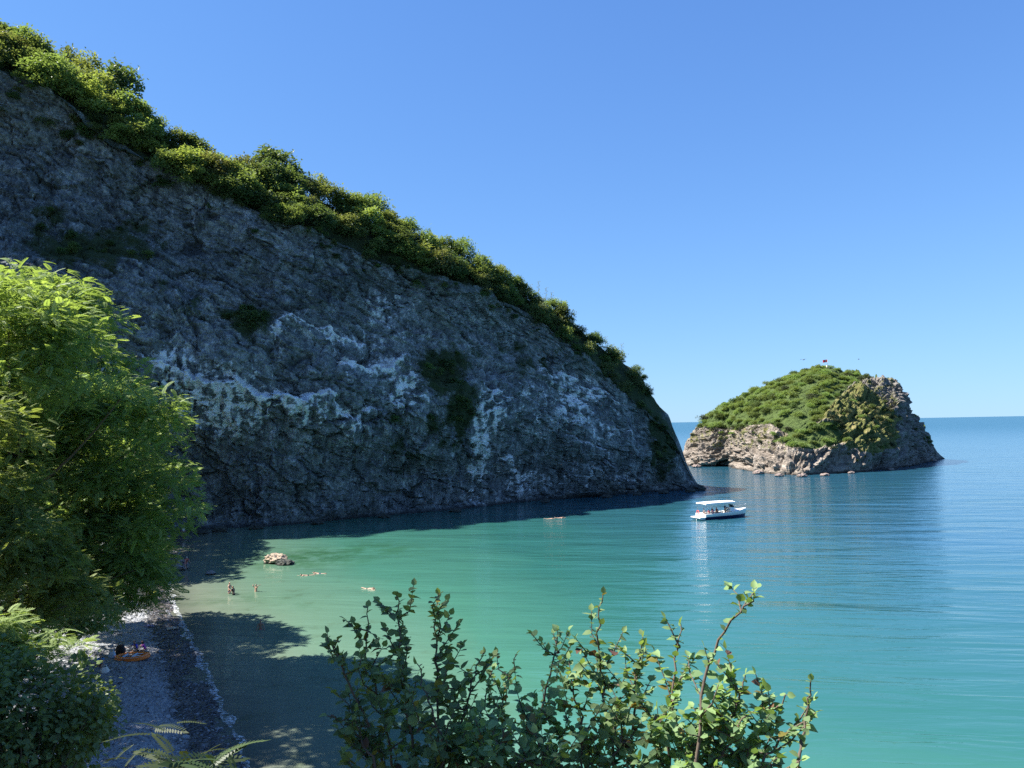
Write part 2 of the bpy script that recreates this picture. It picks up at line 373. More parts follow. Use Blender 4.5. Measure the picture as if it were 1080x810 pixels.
# ------------------------------------------------------------------ island
IX=np.array([716,722,730,740,755,770,790,810,830,850,870,890,910,925,938,948,956,966,978,988,995],float)
IF=np.array([490,491,491.5,492,492.5,493,497,499.5,501,501,500,498.5,497.5,496.5,495,493.5,492,490,487.5,485.5,483.8])
IR=np.array([489,474,463,447,432,424,415,406,399,392,387,391,397,402,402,405,428,441,460,477,483.5])
IDr=np.array([297,296,295,293,290,288,286,284,282,281,280,279,277,277,278,281,284,288,292,297,300.5])
fr=on_water(IX,IF); fr[:,2]=-.3
rd=at_depth(IX,IR,IDr)
NIu=330; ix=np.linspace(716,995,NIu)
def icol(A): return np.stack([cinterp(ix,IX,A[:,k]) for k in range(3)],1)
cf,cr_=icol(fr),icol(rd)
bk=cr_.copy(); bk[:,1]+=np.clip((cr_[:,1]-cf[:,1])*.9,3,60); bk[:,0]+=4; bk[:,2]=-3
NT_=170; tt=np.linspace(0,1,NT_)
# rise profiles: gentle on the vegetated side, wall like on the sheltered right side
gA=np.interp(tt,[0,.03,.09,.22,.55,.8,1],[0,.10,.22,.42,.74,.92,1]); gB=np.interp(tt,[0,.04,.12,.3,.6,1],[0,.24,.40,.55,.78,1]); gC=np.interp(tt,[0,.10,.3,.6,1],[0,.42,.72,.9,1])
wB=smooth(860,900,ix)*smooth(950,938,ix); wC=smooth(938,952,ix); wA=1-wB-wC
gg=wA[:,None]*gA+wB[:,None]*gB+wC[:,None]*gC
GI=np.zeros((NIu,NT_+60+3,3))
GI[:,3:3+NT_,:2]=cf[:,None,:2]*(1-tt[None,:,None])+cr_[:,None,:2]*tt[None,:,None]
GI[:,3:3+NT_,2]=-.3+(cr_[:,None,2]+.3)*gg
for k in range(3): GI[:,k]=cf+np.array([0,-.3*(3-k),-1.0*(3-k)])
tb=np.linspace(0,1,61)[1:]
GI[:,3+NT_:,:2]=cr_[:,None,:2]*(1-tb[None,:,None])+bk[:,None,:2]*tb[None,:,None]
GI[:,3+NT_:,2]=bk[:,None,2]+(cr_[:,None,2]-bk[:,None,2])*(1-tb**2.2)[None]
NI=grid_normals(GI)
if NI[150,80]@np.array([0,-.6,.8])<0: NI=-NI
flipI=(np.cross(GI[151,80]-GI[150,80],GI[150,81]-GI[150,80])@np.array([0,-.6,.8]))<0
P=GI.reshape(-1,3); Nn=NI.reshape(-1,3); px,py=project(P); front=np.tile(np.arange(GI.shape[1])<3+NT_+2,NIu)
GREEN=[(736,452),(745,432),(762,424),(790,411),(820,399),(845,388),(868,386),(895,390),(920,398),(905,402),(893,412),(880,424),(868,440),(850,452),(835,458),(815,452),(800,447),(778,452),(760,450)]
GREEN2=[(826,466),(835,452),(855,446),(880,452),(892,462),(880,470),(850,476),(835,474)]
GRASS=[(868,440),(880,424),(900,408),(925,415),(950,440),(945,470),(920,480),(890,470),(880,452),(862,446)]
veg=in_poly(px,py,GREEN)&front; veg2=in_poly(px,py,GREEN2)&front; grs=in_poly(px,py,GRASS)&front
hl=np.repeat(np.clip(cr_[:,2],.5,None),GI.shape[1]); am=np.clip(hl/14,.12,1)
W=fbm(P/11,3)
al=P[:,0]*.8+P[:,2]*.55
dI=(ridged(P/9+W[:,None]*.5,5)-.6)*3.0+fbm(np.stack([(P[:,2]*1.0-P[:,0]*.42)/1.6+W,P[:,0]/30,P[:,1]/30],1),3)*1.1+fbm(P/2.2,3)*.7
k2,ke=cellr(np.stack([(P[:,0]*.9+P[:,2]*.42)/5.5,(P[:,2]*.9-P[:,0]*.42)/1.8,P[:,1]/5],1)+W[:,None]*.5,4); k3,_=cellr(P/np.array([2,2,1.2]),5); dI+=(k2*2.0+k3*.9)*np.where(grs,.45,1)
low=smooth(455,475,py)
dI*= (1-.75*(veg|veg2)) 
# crag at the right shoulder: jagged knobs
crag=np.exp(-((px-938)/20)**2-((py-405)/16)**2); k1,_=cellr(P/np.array([3.2,3.2,2.4])+2); dI+=crag*k1*2.0
for gx,gy,rx,ry,a in ((887,433,14,9,3.0),(905,415,9,6,2.6),(872,447,9,5,1.6),(845,478,12,6,2.0),(920,445,10,10,1.2)):
    dI+=a*np.exp(-((px-gx)/rx)**2-((py-gy)/ry)**2)*(.6+ridged(P/3,3)*.8)
# cave at the left end: rock pushed inwards under an overhang
cv=smooth(1.25,.75,np.hypot((px-772)/17,(py-492)/8.5))*front
vin=np.tile(np.arange(GI.shape[1]),NIu)
ends=np.repeat(smooth(716,726,ix)*smooth(995,985,ix),GI.shape[1])
P=P+Nn*(dI*am*smooth(0,6,vin)*ends)[:,None]; P[:,1]+=cv*9
cv2=smooth(1.3,.8,np.hypot((px-925)/7,(py-490)/7))*front; P[:,1]+=cv2*3
P[:,2]=np.where(vin<3,np.minimum(P[:,2],-.1),P[:,2])
ISG=P.reshape(GI.shape)
veg_a=np.clip((veg|veg2)*1.0+(~front)*.9*smooth(4,12,P[:,2]),0,1)
mb=MB(); F=grid_faces(*GI.shape[:2]); mb.add(P,F[:,::-1] if flipI else F)
t=NT('island rock'); p=t.pos(); n1=t.noise(p,.12,6,.6); n2=t.noise(p,1.1,6,.7); n4=t.noise(t.pos((.45,.45,1.6),(0,.42,0)),.5,8,.72,.7)
rock=t.ramp(n4,[(.3,(.06,.053,.046)),(.45,(.22,.185,.15)),(.58,(.345,.295,.245)),(.75,(.47,.425,.37))])
xx=t.n('SeparateXYZ',{0:p})
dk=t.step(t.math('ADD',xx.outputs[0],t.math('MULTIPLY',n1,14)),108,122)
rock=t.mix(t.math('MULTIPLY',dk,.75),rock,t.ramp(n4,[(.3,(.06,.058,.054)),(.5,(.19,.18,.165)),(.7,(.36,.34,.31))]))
ga=t.attr('grass'); gm=t.step(t.math('ADD',ga,t.math('MULTIPLY',t.math('SUBTRACT',t.noise(p,.35,6,.7),.5),1.8)),.42,.62)
rock=t.mix(gm,rock,t.ramp(t.noise(p,.5,5,.7),[(.35,(.05,.075,.02)),(.5,(.15,.155,.05)),(.65,(.26,.22,.095))]))
va=t.attr('veg'); rock=t.mix(t.step(t.math('ADD',va,t.math('MULTIPLY',t.math('SUBTRACT',n2,.5),.8)),.4,.6),rock,(.075,.11,.03))
wet=t.step(t.math('ADD',xx.outputs[2],n2),1.3,.7); rock=t.mix(t.math('MULTIPLY',wet,.7),rock,(.02,.018,.017))
hb_=t.math('ADD',t.math('MULTIPLY',n4,1.4),n2)
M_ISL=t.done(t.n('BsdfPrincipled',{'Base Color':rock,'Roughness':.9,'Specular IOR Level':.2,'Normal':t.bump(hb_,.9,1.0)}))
isl=mb.build('rock_island',M_ISL,None,False); set_attr(isl.data,'veg',veg_a); set_attr(isl.data,'grass',np.clip(grs*1.0+.45*(front&~veg&~veg2)*smooth(3,9,P[:,2])*smooth(960,940,px),0,1))
tag(isl,'steep rocky island with pinkish ledges, a cave and green scrub beyond the bay','island',kind='structure')
IS_PX=(px,py,veg,veg2,grs,front)
# ------------------------------------------------------------------ sea
def geo(a,b,n,far,m,lo=None):
    mid=np.linspace(a,b,n); g=np.geomspace(1,far,m)
    L=[]; 
    if lo is not None: L.append(a-np.geomspace(1,lo,m)[::-1])
    return np.concatenate(L+[mid,b+g])
gx=geo(-110,190,240,60000,26,60000); gy=geo(6,300,230,60000,26,300)
X,Y=np.meshgrid(gx,gy,indexing='ij')
sdv=-shore_d(X,Y); dc,_=seg_dist(np.stack([X.ravel(),Y.ravel()],1),[tuple(k[:2]) for k in B0]); dc=dc.reshape(X.shape)
di,_=seg_dist(np.stack([X.ravel(),Y.ravel()],1),[tuple(k[:2]) for k in fr]); di=di.reshape(X.shape)
sdv=np.clip(sdv,0,None)
dep=np.minimum(sdv*.085+np.clip(X+6,0,80)*.07*smooth(2,25,sdv),12)
mb=MB(); mb.add(np.stack([X,Y,X*0],-1).reshape(-1,3),grid_faces(len(gx),len(gy)))
t=NT('sea water'); p=t.pos(); dp=t.attr('depth')
pw=t.noise(p,.045,5,.6); pw2=t.noise(p,.35,5,.65)
dpn=t.math('ADD',dp,t.math('MULTIPLY',t.math('SUBTRACT',pw,.5),t.math('MULTIPLY',dp,.5)))
col=t.ramp(t.math('DIVIDE',dpn,12.0),[(0.0,(.10,.105,.085)),(.02,(.14,.17,.125)),(.06,(.10,.175,.12)),(.15,(.046,.15,.108)),(.33,(.022,.104,.09)),(.6,(.020,.090,.107)),(1.0,(.018,.078,.122))])
bed=t.math('MULTIPLY',t.step(pw2,.55,.72),t.step(dp,2.6,.4))
col=t.mix(t.math('MULTIPLY',bed,.45),col,(.05,.07,.035))
wd=t.attr('weed'); col=t.mix(t.math('MULTIPLY',wd,t.step(pw2,.35,.6)),col,(.02,.075,.025))
far=t.attr('far')
mp=t.pos((1,1,1),(0,0,R(8)))
w1=t.noise(t.n('Mapping',{0:mp,3:(.13,.9,1)}).outputs[0],.6,4,.5,.5)
w2=t.noise(t.n('Mapping',{0:mp,3:(.4,1.3,1)}).outputs[0],1.7,4,.6,.4)
w0=t.noise(t.n('Mapping',{0:mp,3:(.3,1.0,1)}).outputs[0],.17,3,.5,.4)
w4=t.noise(t.n('Mapping',{0:mp,3:(.55,1.2,1)}).outputs[0],4.2,3,.6,.3)
w3=t.noise(t.n('Mapping',{0:mp,3:(.25,.6,1)}).outputs[0],.06,3,.5)
w1=t.math('POWER',t.math('SUBTRACT',1.0,t.math('ABSOLUTE',t.math('MULTIPLY',t.math('SUBTRACT',w1,.5),3.2)),None,True),2.0)
h=t.math('ADD',t.math('ADD',t.math('MULTIPLY',w1,.55),t.math('MULTIPLY',w0,7.0)),t.math('ADD',t.math('MULTIPLY',w2,.4),t.math('MULTIPLY',w4,.10)))
st=t.n('MapRange',{0:far,3:1.0,4:.7}).outputs[0]
calm=t.math('MULTIPLY',t.n('MapRange',{0:dp,1:0.0,2:6.0,3:.30,4:1.0}).outputs[0],t.n('MapRange',{0:w3,1:.3,2:.7,3:.7,4:1.2}).outputs[0])
bm=t.n('Bump',{'Height':h,'Distance':.068,'Strength':t.math('MULTIPLY',st,calm)}).outputs[0]
ro=t.n('MapRange',{0:far,3:.07,4:.28}).outputs[0]
M_SEA=t.done(t.n('BsdfPrincipled',{'Base Color':col,'Roughness':ro,'IOR':t.n('MapRange',{0:far,3:1.333,4:1.2}).outputs[0],'Normal':bm}))
sea=mb.build('sea_water',M_SEA,None,True); set_attr(sea.data,'depth',dep.ravel())
rr=np.hypot(X,Y).ravel(); set_attr(sea.data,'far',smooth(60,1600,rr)**.6)
spx,spy=project(np.stack([X,Y,X*0],-1).reshape(-1,3))
wdv=np.zeros(len(rr)); fv=Y.ravel()>6
for a,b,rx,ry,s in ((330,588,60,9,.9),(390,580,50,8,.6),(250,632,60,7,.35),(300,640,40,5,.25)):
    c=on_water(a,b); e=on_water(a+rx,b); f=on_water(a,b-ry); sx=np.hypot(*(e-c)[:2]); sy=np.hypot(*(f-c)[:2])
    wdv=np.maximum(wdv,s*np.exp(-((X.ravel()-c[0])/sx)**2-((Y.ravel()-c[1])/sy)**2))
set_attr(sea.data,'weed',wdv)
tag(sea,'green and turquoise sea water rippling across the bay to the horizon','sea',kind='structure')
# ------------------------------------------------------------------ beach and hillside
xs_=np.concatenate([np.linspace(-190,-62,60),np.linspace(-61,8,290),np.linspace(9,90,70)]); ys_=np.concatenate([np.linspace(-60,2,60),np.linspace(2.5,118,430)])
X,Y=np.meshgrid(xs_,ys_,indexing='ij'); Z=hill(X,Y); D=shore_d(X,Y)
V=np.stack([X,Y,Z],-1).reshape(-1,3); F=grid_faces(len(xs_),len(ys_)); Dv=D.ravel()
bwv=(3+9.5*smooth(24,50,Y)-4*smooth(84,100,Y)).ravel()
fd=(Dv-bwv)[F].mean(1)
def sub(V,F,extra):
    u,inv=np.unique(F,return_inverse=True); return V[u],inv.reshape(F.shape),[e[u] for e in extra]
Fb=F[(fd<=1.0)&(Dv[F].mean(1)>-14)]; Fh=F[fd>1.0]
v,f,(dv,)=sub(V,Fb,[Dv]); mb=MB(); mb.add(v,f)
t=NT('pebble beach'); p=t.pos(); ia=t.attr('inland')
vo=t.n('TexVoronoi',{'Vector':p,'Scale':4.2,'Randomness':1.0}); vo2=t.n('TexVoronoi',{'Vector':p,'Scale':9.5})
cv_=t.n('SeparateColor',{0:vo.outputs['Color']}).outputs[0]
c=t.ramp(cv_,[(0,(.19,.205,.225)),(.5,(.28,.295,.32)),(.85,(.33,.34,.35)),(1,(.42,.41,.40))])
c=t.mix(t.math('MULTIPLY',t.noise(p,.5,4),.5),c,(.12,.12,.125))
wet=t.step(t.math('ADD',ia,t.math('MULTIPLY',t.math('SUBTRACT',t.noise(p,.6,5),.5),2.4)),2.9,2.0)
wc=t.mix(t.step(t.noise(p,1.2,5,.7),.45,.6),(.045,.043,.046),(.11,.095,.085))
c=t.mix(wet,c,wc)
hh=t.math('SUBTRACT',1.0,vo.outputs['Distance']); 
M_BEACH=t.done(t.n('BsdfPrincipled',{'Base Color':c,'Roughness':t.n('MapRange',{0:wet,3:.8,4:.35}).outputs[0],'Normal':t.bump(hh,.12,1.0)}))
be=mb.build('beach',M_BEACH,None,True); set_attr(be.data,'inland',dv)
tag(be,'shaded grey pebble beach beside the bay','beach',kind='structure')
v,f,_=sub(V,Fh,[]); mb=MB(); mb.add(v,f)
t=NT('hillside soil'); p=t.pos(); n=t.noise(p,.8,6,.65)
c=t.ramp(n,[(.35,(.03,.04,.014)),(.5,(.06,.066,.026)),(.68,(.12,.10,.06))])
M_HILL=t.done(t.n('BsdfPrincipled',{'Base Color':c,'Roughness':.95,'Normal':t.bump(n,.3,1.0)}))
hi=mb.build('hillside_ground',M_HILL,None,True); tag(hi,'overgrown slope rising behind the pebble beach','hillside',kind='structure')
# foam line
pts=[]; S2=[np.array(s) for s in SHORE[1:-2]]
for a,b in zip(S2[:-1],S2[1:]):
    k=max(2,int(np.hypot(*(b-a))/.25)); pts+=[a+(b-a)*i/k for i in range(k)]
pts=np.array(pts)
for _ in range(14): pts[1:-1]=(pts[:-2]+2*pts[1:-1]+pts[2:])/4
tg=np.gradient(pts,axis=0); tg/=np.linalg.norm(tg,axis=1)[:,None]; nr=np.stack([tg[:,1],-tg[:,0]],1)
s=np.arange(len(pts))*.25
w0=.35*fbm(np.stack([s/3,s*0,s*0],1),3); ww=np.clip(.20+.40*fbm(np.stack([s/2.2,s*0+7,s*0],1),3),.06,None)*smooth(112,86,pts[:,1])*smooth(20,36,pts[:,1])
mb=MB(); V=[]
for k in range(5):
    q=pts+nr*((w0-.15+ww*(k/4-.5)*2))[:,None]; z=np.maximum(hill(q[:,0],q[:,1]),0)+.035+.03*math.sin(k/4*math.pi); V.append(np.column_stack([q,z]))
V=np.stack(V,1); mb.add(V.reshape(-1,3),grid_faces(len(pts),5))
t=NT('sea foam'); p=t.pos(); n=t.noise(p,3.6,6,.75,.5); a=t.math('MULTIPLY',t.step(n,.44,.64),.7)
fo=t.n('BsdfPrincipled',{'Base Color':(.82,.85,.88),'Roughness':.6}); tr=t.n('BsdfTransparent')
M_FOAM=t.done(t.n('MixShader',{0:a,1:tr,2:fo}))
fm=mb.build('foam',M_FOAM,None,True); tag(fm,'thin white line of foam where the water meets the pebbles','foam',kind='stuff')
# ------------------------------------------------------------------ vegetation
def rotmats(dirs,ups_rand=.3,rng=RNG):
    """columns: x along dirs, z roughly up"""
    n=len(dirs); x=dirs/(np.linalg.norm(dirs,axis=1)[:,None]+1e-9)
    up=np.tile([0,0,1.],(n,1))+rng.normal(0,ups_rand,(n,3))
    y=np.cross(up,x); y/=np.linalg.norm(y,axis=1)[:,None]+1e-9; z=np.cross(x,y)
    return np.stack([x,y,z],2)
def scatter(mb,pos,rm,size,TV,TF,tint,mi=0):
    n=len(pos); k=len(TV)
    V=np.einsum('nij,kj->nki',rm,TV)*np.asarray(size).reshape(-1,1,1)+pos[:,None]
    F=(TF[None]+(np.arange(n)*k)[:,None,None]).reshape(-1,TF.shape[1])
    mb.add(V.reshape(-1,3),F,mi,np.repeat(tint,k))
def leaf_t(w=.5,fold=.12,droop=.2):
    xsn=[0,.22,.6,1.0]; ws=[.02,.42*w/.5,.40*w/.5,.0]; V=[];F=[]
    for x,b in zip(xsn,ws):
        z=-droop*x*x
        V+= [(x,-b,z+fold*b*2),(x,0,z),(x,b,z+fold*b*2)]
    for i in range(3):
        a=i*3; F+=[(a,a+3,a+4,a+1),(a+1,a+4,a+5,a+2)]
    return np.array(V),np.array(F)
def quad_t(w=.6,droop=.15):
    return np.array([(0,0,0),(.5,-w/2,.04-droop*.25),(1,0,-droop),(.5,w/2,.04-droop*.25)]),np.array([(0,1,2,3)])
def frond_t(pairs=8,droop=.32,ll=.34,lw=.13):
    V=[];F=[]
    for i in range(pairs):
        x=.12+.86*i/(pairs-1); z=-droop*x*x; L=ll*(1-.45*abs(x-.45)*1.4)
        for s in (-1,1):
            a=R(62-18*x); d=np.array([math.cos(a),s*math.sin(a),-.22]); w=np.array([-d[1],d[0],0])*lw*.5; b=np.array([x,0,z]); k=len(V)
            V+=[b,b+d*L*.5-w,b+d*L,b+d*L*.5+w]; F.append((k,k+1,k+2,k+3))
    k=len(V); b=np.array([.98,0,-droop]); V+=[b,b+(.12,-.06,-.05),b+(.28,0,-.12),b+(.12,.06,-.05)]; F.append((k,k+1,k+2,k+3))
    k=len(V); V+=[(0,-.012,0),(.5,-.012,-droop*.25),(.5,.012,-droop*.25),(0,.012,0)]; F.append((k,k+1,k+2,k+3))
    return np.array(V,float),np.array(F)
QV,QF=quad_t(); LV,LF=leaf_t(); FV,FF=frond_t()
def rand_dirs(n,rng=RNG):
    d=rng.normal(0,1,(n,3)); return d/np.linalg.norm(d,axis=1)[:,None]
M_BARK=barkmat('bark grey',(.13,.105,.08)); M_STEM=barkmat('stem brown',(.10,.075,.055))
# kinds of cliff-top scrub: near-unit shrubs (radius 1, height about 1.5)
M_SC=[leafmat('scrub mid green',(.13,.185,.07),(.25,.33,.13),.45),leafmat('scrub yellow green',(.20,.265,.09),(.35,.42,.17),.45),leafmat('scrub dark green',(.085,.13,.055),(.19,.24,.10),.42),leafmat('scrub olive dry',(.14,.17,.075),(.27,.30,.135),.4)]
def shrub_mesh(seed,mat,n=1500,leaf=.13,flat=.8,lobes=9,tall=1.0,spiky=.12):
    rng=np.random.default_rng(seed); mb=MB()
    L=[]
    for i in range(lobes):
        a=rng.uniform(0,2*math.pi); r=rng.uniform(.1,.72)*(i>0); L.append((np.array([r*math.cos(a),r*math.sin(a),(rng.uniform(.3,.95)-.25*r)*tall]),rng.uniform(.3,.52)))
    per=n//lobes
    for c,r in L:
        d=rand_dirs(per,rng); d[:,2]=np.where(d[:,2]<-.3,-d[:,2]*.5,d[:,2]); rad=r*(rng.uniform(.35,1.0,per)**.45)*(1+spiky*rng.normal(0,1,per)*(rng.random(per)<.3))
        # leaf clumps: pull leaves towards a few twig tips
        tips=rand_dirs(max(4,per//16),rng)*r*rng.uniform(.7,1.15,(max(4,per//16),1)); tips[:,2]=np.abs(tips[:,2])*.9
        pick=rng.integers(0,len(tips),per); P=np.where(rng.random(per)[:,None]<.62,tips[pick]+rng.normal(0,.085,(per,3)),d*rad[:,None])
        P=P*np.array([1,1,flat])+c
        nd=d+rng.normal(0,.6,(per,3)); nd[:,2]*=.5
        scatter(mb,P,rotmats(nd,.4,rng),rng.uniform(.6,1.25,per)*leaf,QV,QF,np.clip(rng.normal(.5,.24,per),0,1))
    return mb.build('scrub',mat,mesh_only=True)
SH=[[shrub_mesh(100+10*k+j,M_SC[k],2300,.125,.9+.1*j,9+j,1.25+.15*j) for j in range(2)] for k in range(4)]
def put_shrub(name,P,r,k,label,cat='shrub',group=None,rng=RNG,tall=1.0,sink=.25):
    o=link(name,SH[k][rng.integers(0,2)],None,[float(P[0]),float(P[1]),float(P[2]-sink*r)],float(rng.uniform(0,6.28)))
    o.scale=(r,r*float(rng.uniform(.85,1.15)),r*tall*float(rng.uniform(.85,1.1))); return tag(o,label,cat,group)
rng=np.random.default_rng(5)
# belt along the cliff top
cx,cy=project(CLG); crest_r=4+NF+44
SEGL=[(-200,60,'leafy shrub of the belt at the top end of the cliff, against the sky'),(60,175,'shrub of the cliff top belt around the rounded tree near the high end'),
 (175,240,'shrub of the cliff top belt above the streakless dark rock, below the rounded tree'),(240,330,'shrub of the cliff top belt beside the bright yellow green bushes'),
 (330,430,'shrub of the cliff top belt over the middle of the cliff'),(430,520,'shrub of the cliff top belt where the rim steepens past the middle'),
 (520,600,'shrub of the cliff top belt near the thin dry stalks'),(600,695,'dry looking shrub at the low seaward end of the cliff top belt')]
def crest_place(pxx,f):
    u=int(np.argmin(np.abs(xs-pxx))); v=int(4+NF-26+f*(44+26+12)); return CLG[u,v]
n_c=0
pxs=[]
x=-190.0
while x<690:
    D_=np.interp(x,CC[:,0],Dc); lane=rng.random()
    nlane=3
    for l in range(nlane):
        f=(l+rng.random())/nlane
        if x>600 and l==0 and rng.random()<.4: continue
        u=int(np.argmin(np.abs(xs-(x+rng.uniform(-6,6))))); v=int(4+NF-4+f*(4+44+8)); P=CLG[u,v]
        h=CC; thick=np.interp(x,[-70,100,250,400,560,640,690],[4.8,4.4,4.6,4.2,3.4,3.2,2.2])
        r=thick*rng.uniform(.55,1.05)
        k=rng.choice([0,1,2,3],p=[.42,.22,.28,.08] if x<540 else [.25,.1,.2,.45])
        lab=[s[2] for s in SEGL if s[0]<=x<s[1]]; 
        put_shrub('shrub',P,r,k,lab[0] if lab else SEGL[0][2],'shrub','shrubs along the cliff top',rng,rng.uniform(.85,1.15),.12); n_c+=1
    x+=np.interp(x,[-70,300,690],[15,11.5,8])*rng.uniform(.8,1.2)
# low brush hanging over the rim
for i in range(120):
    x=rng.uniform(-40,705); u=int(np.argmin(np.abs(xs-x))); v=int(4+NF-(rng.random()**1.7*24)*np.interp(x,[0,600,700],[1,.8,.5])); P=CLG[u,v]
    put_shrub('hanging_brush',P,rng.uniform(.6,1.8)*np.interp(x,[0,700],[1.2,.8]),int(rng.choice([0,0,2,2,3])),'dark brush hanging over the rim onto the bare rock of the cliff','shrub','brush hanging over the cliff rim',rng,.8,.1)
# named ones
def crest_tree(pxx,pyy,r,k,label,name='tree',tall=1.0,rows_=10):
    u=int(np.argmin(np.abs(xs-pxx))); P=CLG[u,crest_r+rows_-6]; D=P[1]
    top=at_depth(pxx,pyy,D); base=np.array([top[0],P[1],P[2]-.5]); h=max(top[2]-base[2],r)
    root=empty(name,base); tag(root,label,'tree' if name!='bush' else 'bush')
    cr=link('crown',SH[k][1],root,[0,0,.12*h]); cr.scale=(r,r,max(h*.9/1.5,.7*r))
    m=MB(); m.tube([(0,0,0),(.1*r,0,h*.4),(.0,.05*r,h*.72)],[.07*r,.055*r,.03*r],6)
    for a in (0.5,2.4,4.3): m.tube([(.06*r,0,h*.35),(.3*r*math.cos(a),.3*r*math.sin(a),h*.6),(.55*r*math.cos(a),.55*r*math.sin(a),h*.85)],[.035*r,.025*r,.01*r],5)
    m.build('trunk',M_BARK,root,True); return root
crest_tree(128,72,5.6,2,'rounded dark tree standing out above the cliff top belt near its high end','rounded_tree',1.15)
crest_tree(72,54,3.6,0,'small round bush against the sky between the tree and the cliff top end','bush')
crest_tree(288,160,6.2,2,'dark dome shaped tree on the rim above the bright yellow green bushes','dome_tree',1.05)
crest_tree(335,188,3.6,1,'small bright green tree beside the dark dome shaped tree on the rim','small_tree')
crest_tree(394,208,4.4,0,'taller round tree on the cliff rim over the middle of the cliff','round_tree')
crest_tree(374,208,4.0,1,'bright green tree touching the taller round tree on the cliff rim','bright_tree')
crest_tree(488,254,3.6,0,'bushy tree on the rim just before the slope steepens','bushy_tree')
for (a,b,r,l) in ((262,205,4.2,'largest bright yellow green bush below the dark dome shaped tree'),(205,185,3.2,'pale green bush leaning over the bare rock, first of the bright clump'),(235,195,3.0,'bright yellow green bush left of the largest one on the rim'),(296,225,3.0,'bright bush below the dark dome shaped tree, over bare rock')):
    u=int(np.argmin(np.abs(xs-a))); 
    v=int(np.argmin(np.abs(cy[u,4+NF-60:crest_r]-b-8)))+4+NF-60
    P=CLG[u,v]+np.array([.5,-1.2,0]); put_shrub('bright_bush',P,r,1,l,'bush',None,rng,.9,.35)
u=int(np.argmin(np.abs(xs-683))); put_shrub('seaward_bush',CLG[u,crest_r-14],2.0,2,'last dark bush on the tip of the cliff rim above the sea','bush',None,rng,1,.4)
for a,b,r,l in ((262,345,3.6,'dark rounded shrub growing alone on the bare cliff face'),(468,382,3.2,'dark shrub on the cliff face above the broad ivy patch'),(478,405,3.0,'dark shrub lower on the cliff face within the ivy patch'),(185,385,1.7,'small dark shrub on the ledge above the longest white band'),(487,430,2.4,'lowest dark shrub of the ivy patch on the cliff face'),(700,452,1.6,'small dark shrub low on the seaward end of the cliff')):
    k=np.argmin((cx-a)**2+(cy-b)**2+1e6*(np.arange(NVc)[None]>crest_r)); P=CLG.reshape(-1,3)[k]
    put_shrub('cliff_shrub',P+np.array([0,.3*r,-.3*r]),r,2,l,'shrub',None,rng,.9,.3)
mflat=mo.reshape(NU,NVc)*(np.arange(NVc)[None]<4+NF-20)*(np.arange(NVc)[None]>12)*(cy<520)
wt=np.clip(mflat-.45,0,1).ravel()**1.5; pk=rng.choice(len(wt),size=70,p=wt/wt.sum())
for i in pk:
    P=CLG.reshape(-1,3)[i]; r_=rng.uniform(.5,1.3); put_shrub('ivy_clump',P+np.array([.1*r_,-.1*r_,-.3*r_]),r_,int(rng.choice([0,2,2])),'dark ivy clump clinging to the bare cliff face inside a green patch','ivy','ivy clumps on the cliff face',rng,.9,.1)
# dry stalks against the sky
for i,(a,b,h) in enumerate(((562,300,26),(570,296,24),(578,303,22),(566,306,18),(640,355,12),(655,362,12),(583,308,16))):
    u=int(np.argmin(np.abs(xs-a))); P=CLG[u,crest_r-4]; top=at_depth(a,b,P[1]); m=MB(); H=max(top[2]-P[2],2.0)
    m.tube([(0,0,0),(.1,0,H*.5),(.25*math.sin(i),0,H)],[.05,.04,.02],4)
    for j in range(9):
        z=H*(.5+.055*j); aa=j*2.4; m.tube([(.12,0,z),(.12+.35*math.cos(aa),.35*math.sin(aa),z+.3)],[.025,.015],3)
        d=rand_dirs(9,rng); scatter(m,np.array([.12+.35*math.cos(aa),.35*math.sin(aa),z+.3])+rng.normal(0,.08,(9,3)),rotmats(d,.4,rng),rng.uniform(.12,.22,9),QV,QF,rng.random(9))
    o=m.build('dry_stalk',M_SC[3],None,False,True); o.location=P; tag(o,'thin dry plant stalk sticking up from the seaward part of the cliff rim','stalk','dry stalks on the cliff rim')
print('crest shrubs',n_c)
# ---- island scrub
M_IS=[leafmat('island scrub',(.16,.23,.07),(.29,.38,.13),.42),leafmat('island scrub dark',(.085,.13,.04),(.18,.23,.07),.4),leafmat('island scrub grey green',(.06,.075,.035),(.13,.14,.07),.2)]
IB=[[shrub_mesh(300+7*k+j,M_IS[k],1500,.125,.75,10,.75,.1) for j in range(2)] for k in range(3)]
ipx,ipy,veg,veg2,grs,front=IS_PX
Pn=ISG.reshape(-1,3); npx,npy=project(Pn); nvI=ISG.shape[1]
du=np.linalg.norm(np.gradient(ISG,axis=0),axis=2); dv=np.linalg.norm(np.gradient(ISG,axis=1),axis=2); area=(du*dv).ravel()
def isl_put(mask,n,rr,kp,labf,name,group,sep=.75):
    idx=np.flatnonzero(mask); w=area[idx]/area[idx].sum(); done=[]; c=0
    for i in rng.choice(idx,size=n*8,p=w):
        if c>=n: break
        r=rng.uniform(*rr); P=Pn[i]
        if any((P[0]-q[0])**2+(P[1]-q[1])**2+(P[2]-q[2])**2<(sep*(r+q[3])*.8)**2 for q in done): continue
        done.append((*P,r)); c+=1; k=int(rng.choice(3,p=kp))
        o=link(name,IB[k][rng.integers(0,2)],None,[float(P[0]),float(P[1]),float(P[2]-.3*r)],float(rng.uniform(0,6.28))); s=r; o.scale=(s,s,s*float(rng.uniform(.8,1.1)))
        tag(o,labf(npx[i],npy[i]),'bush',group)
    return c
def isl_label(x,y):
    if x<775: return 'green bush on the low shoulder of the island above the cave'
    if x<835: return 'green bush of the dense scrub on the middle slope of the island'
    if y<410: return 'green bush of the dense scrub just below the island top'
    return 'green bush of the dense scrub bordering the bare rocks of the island'
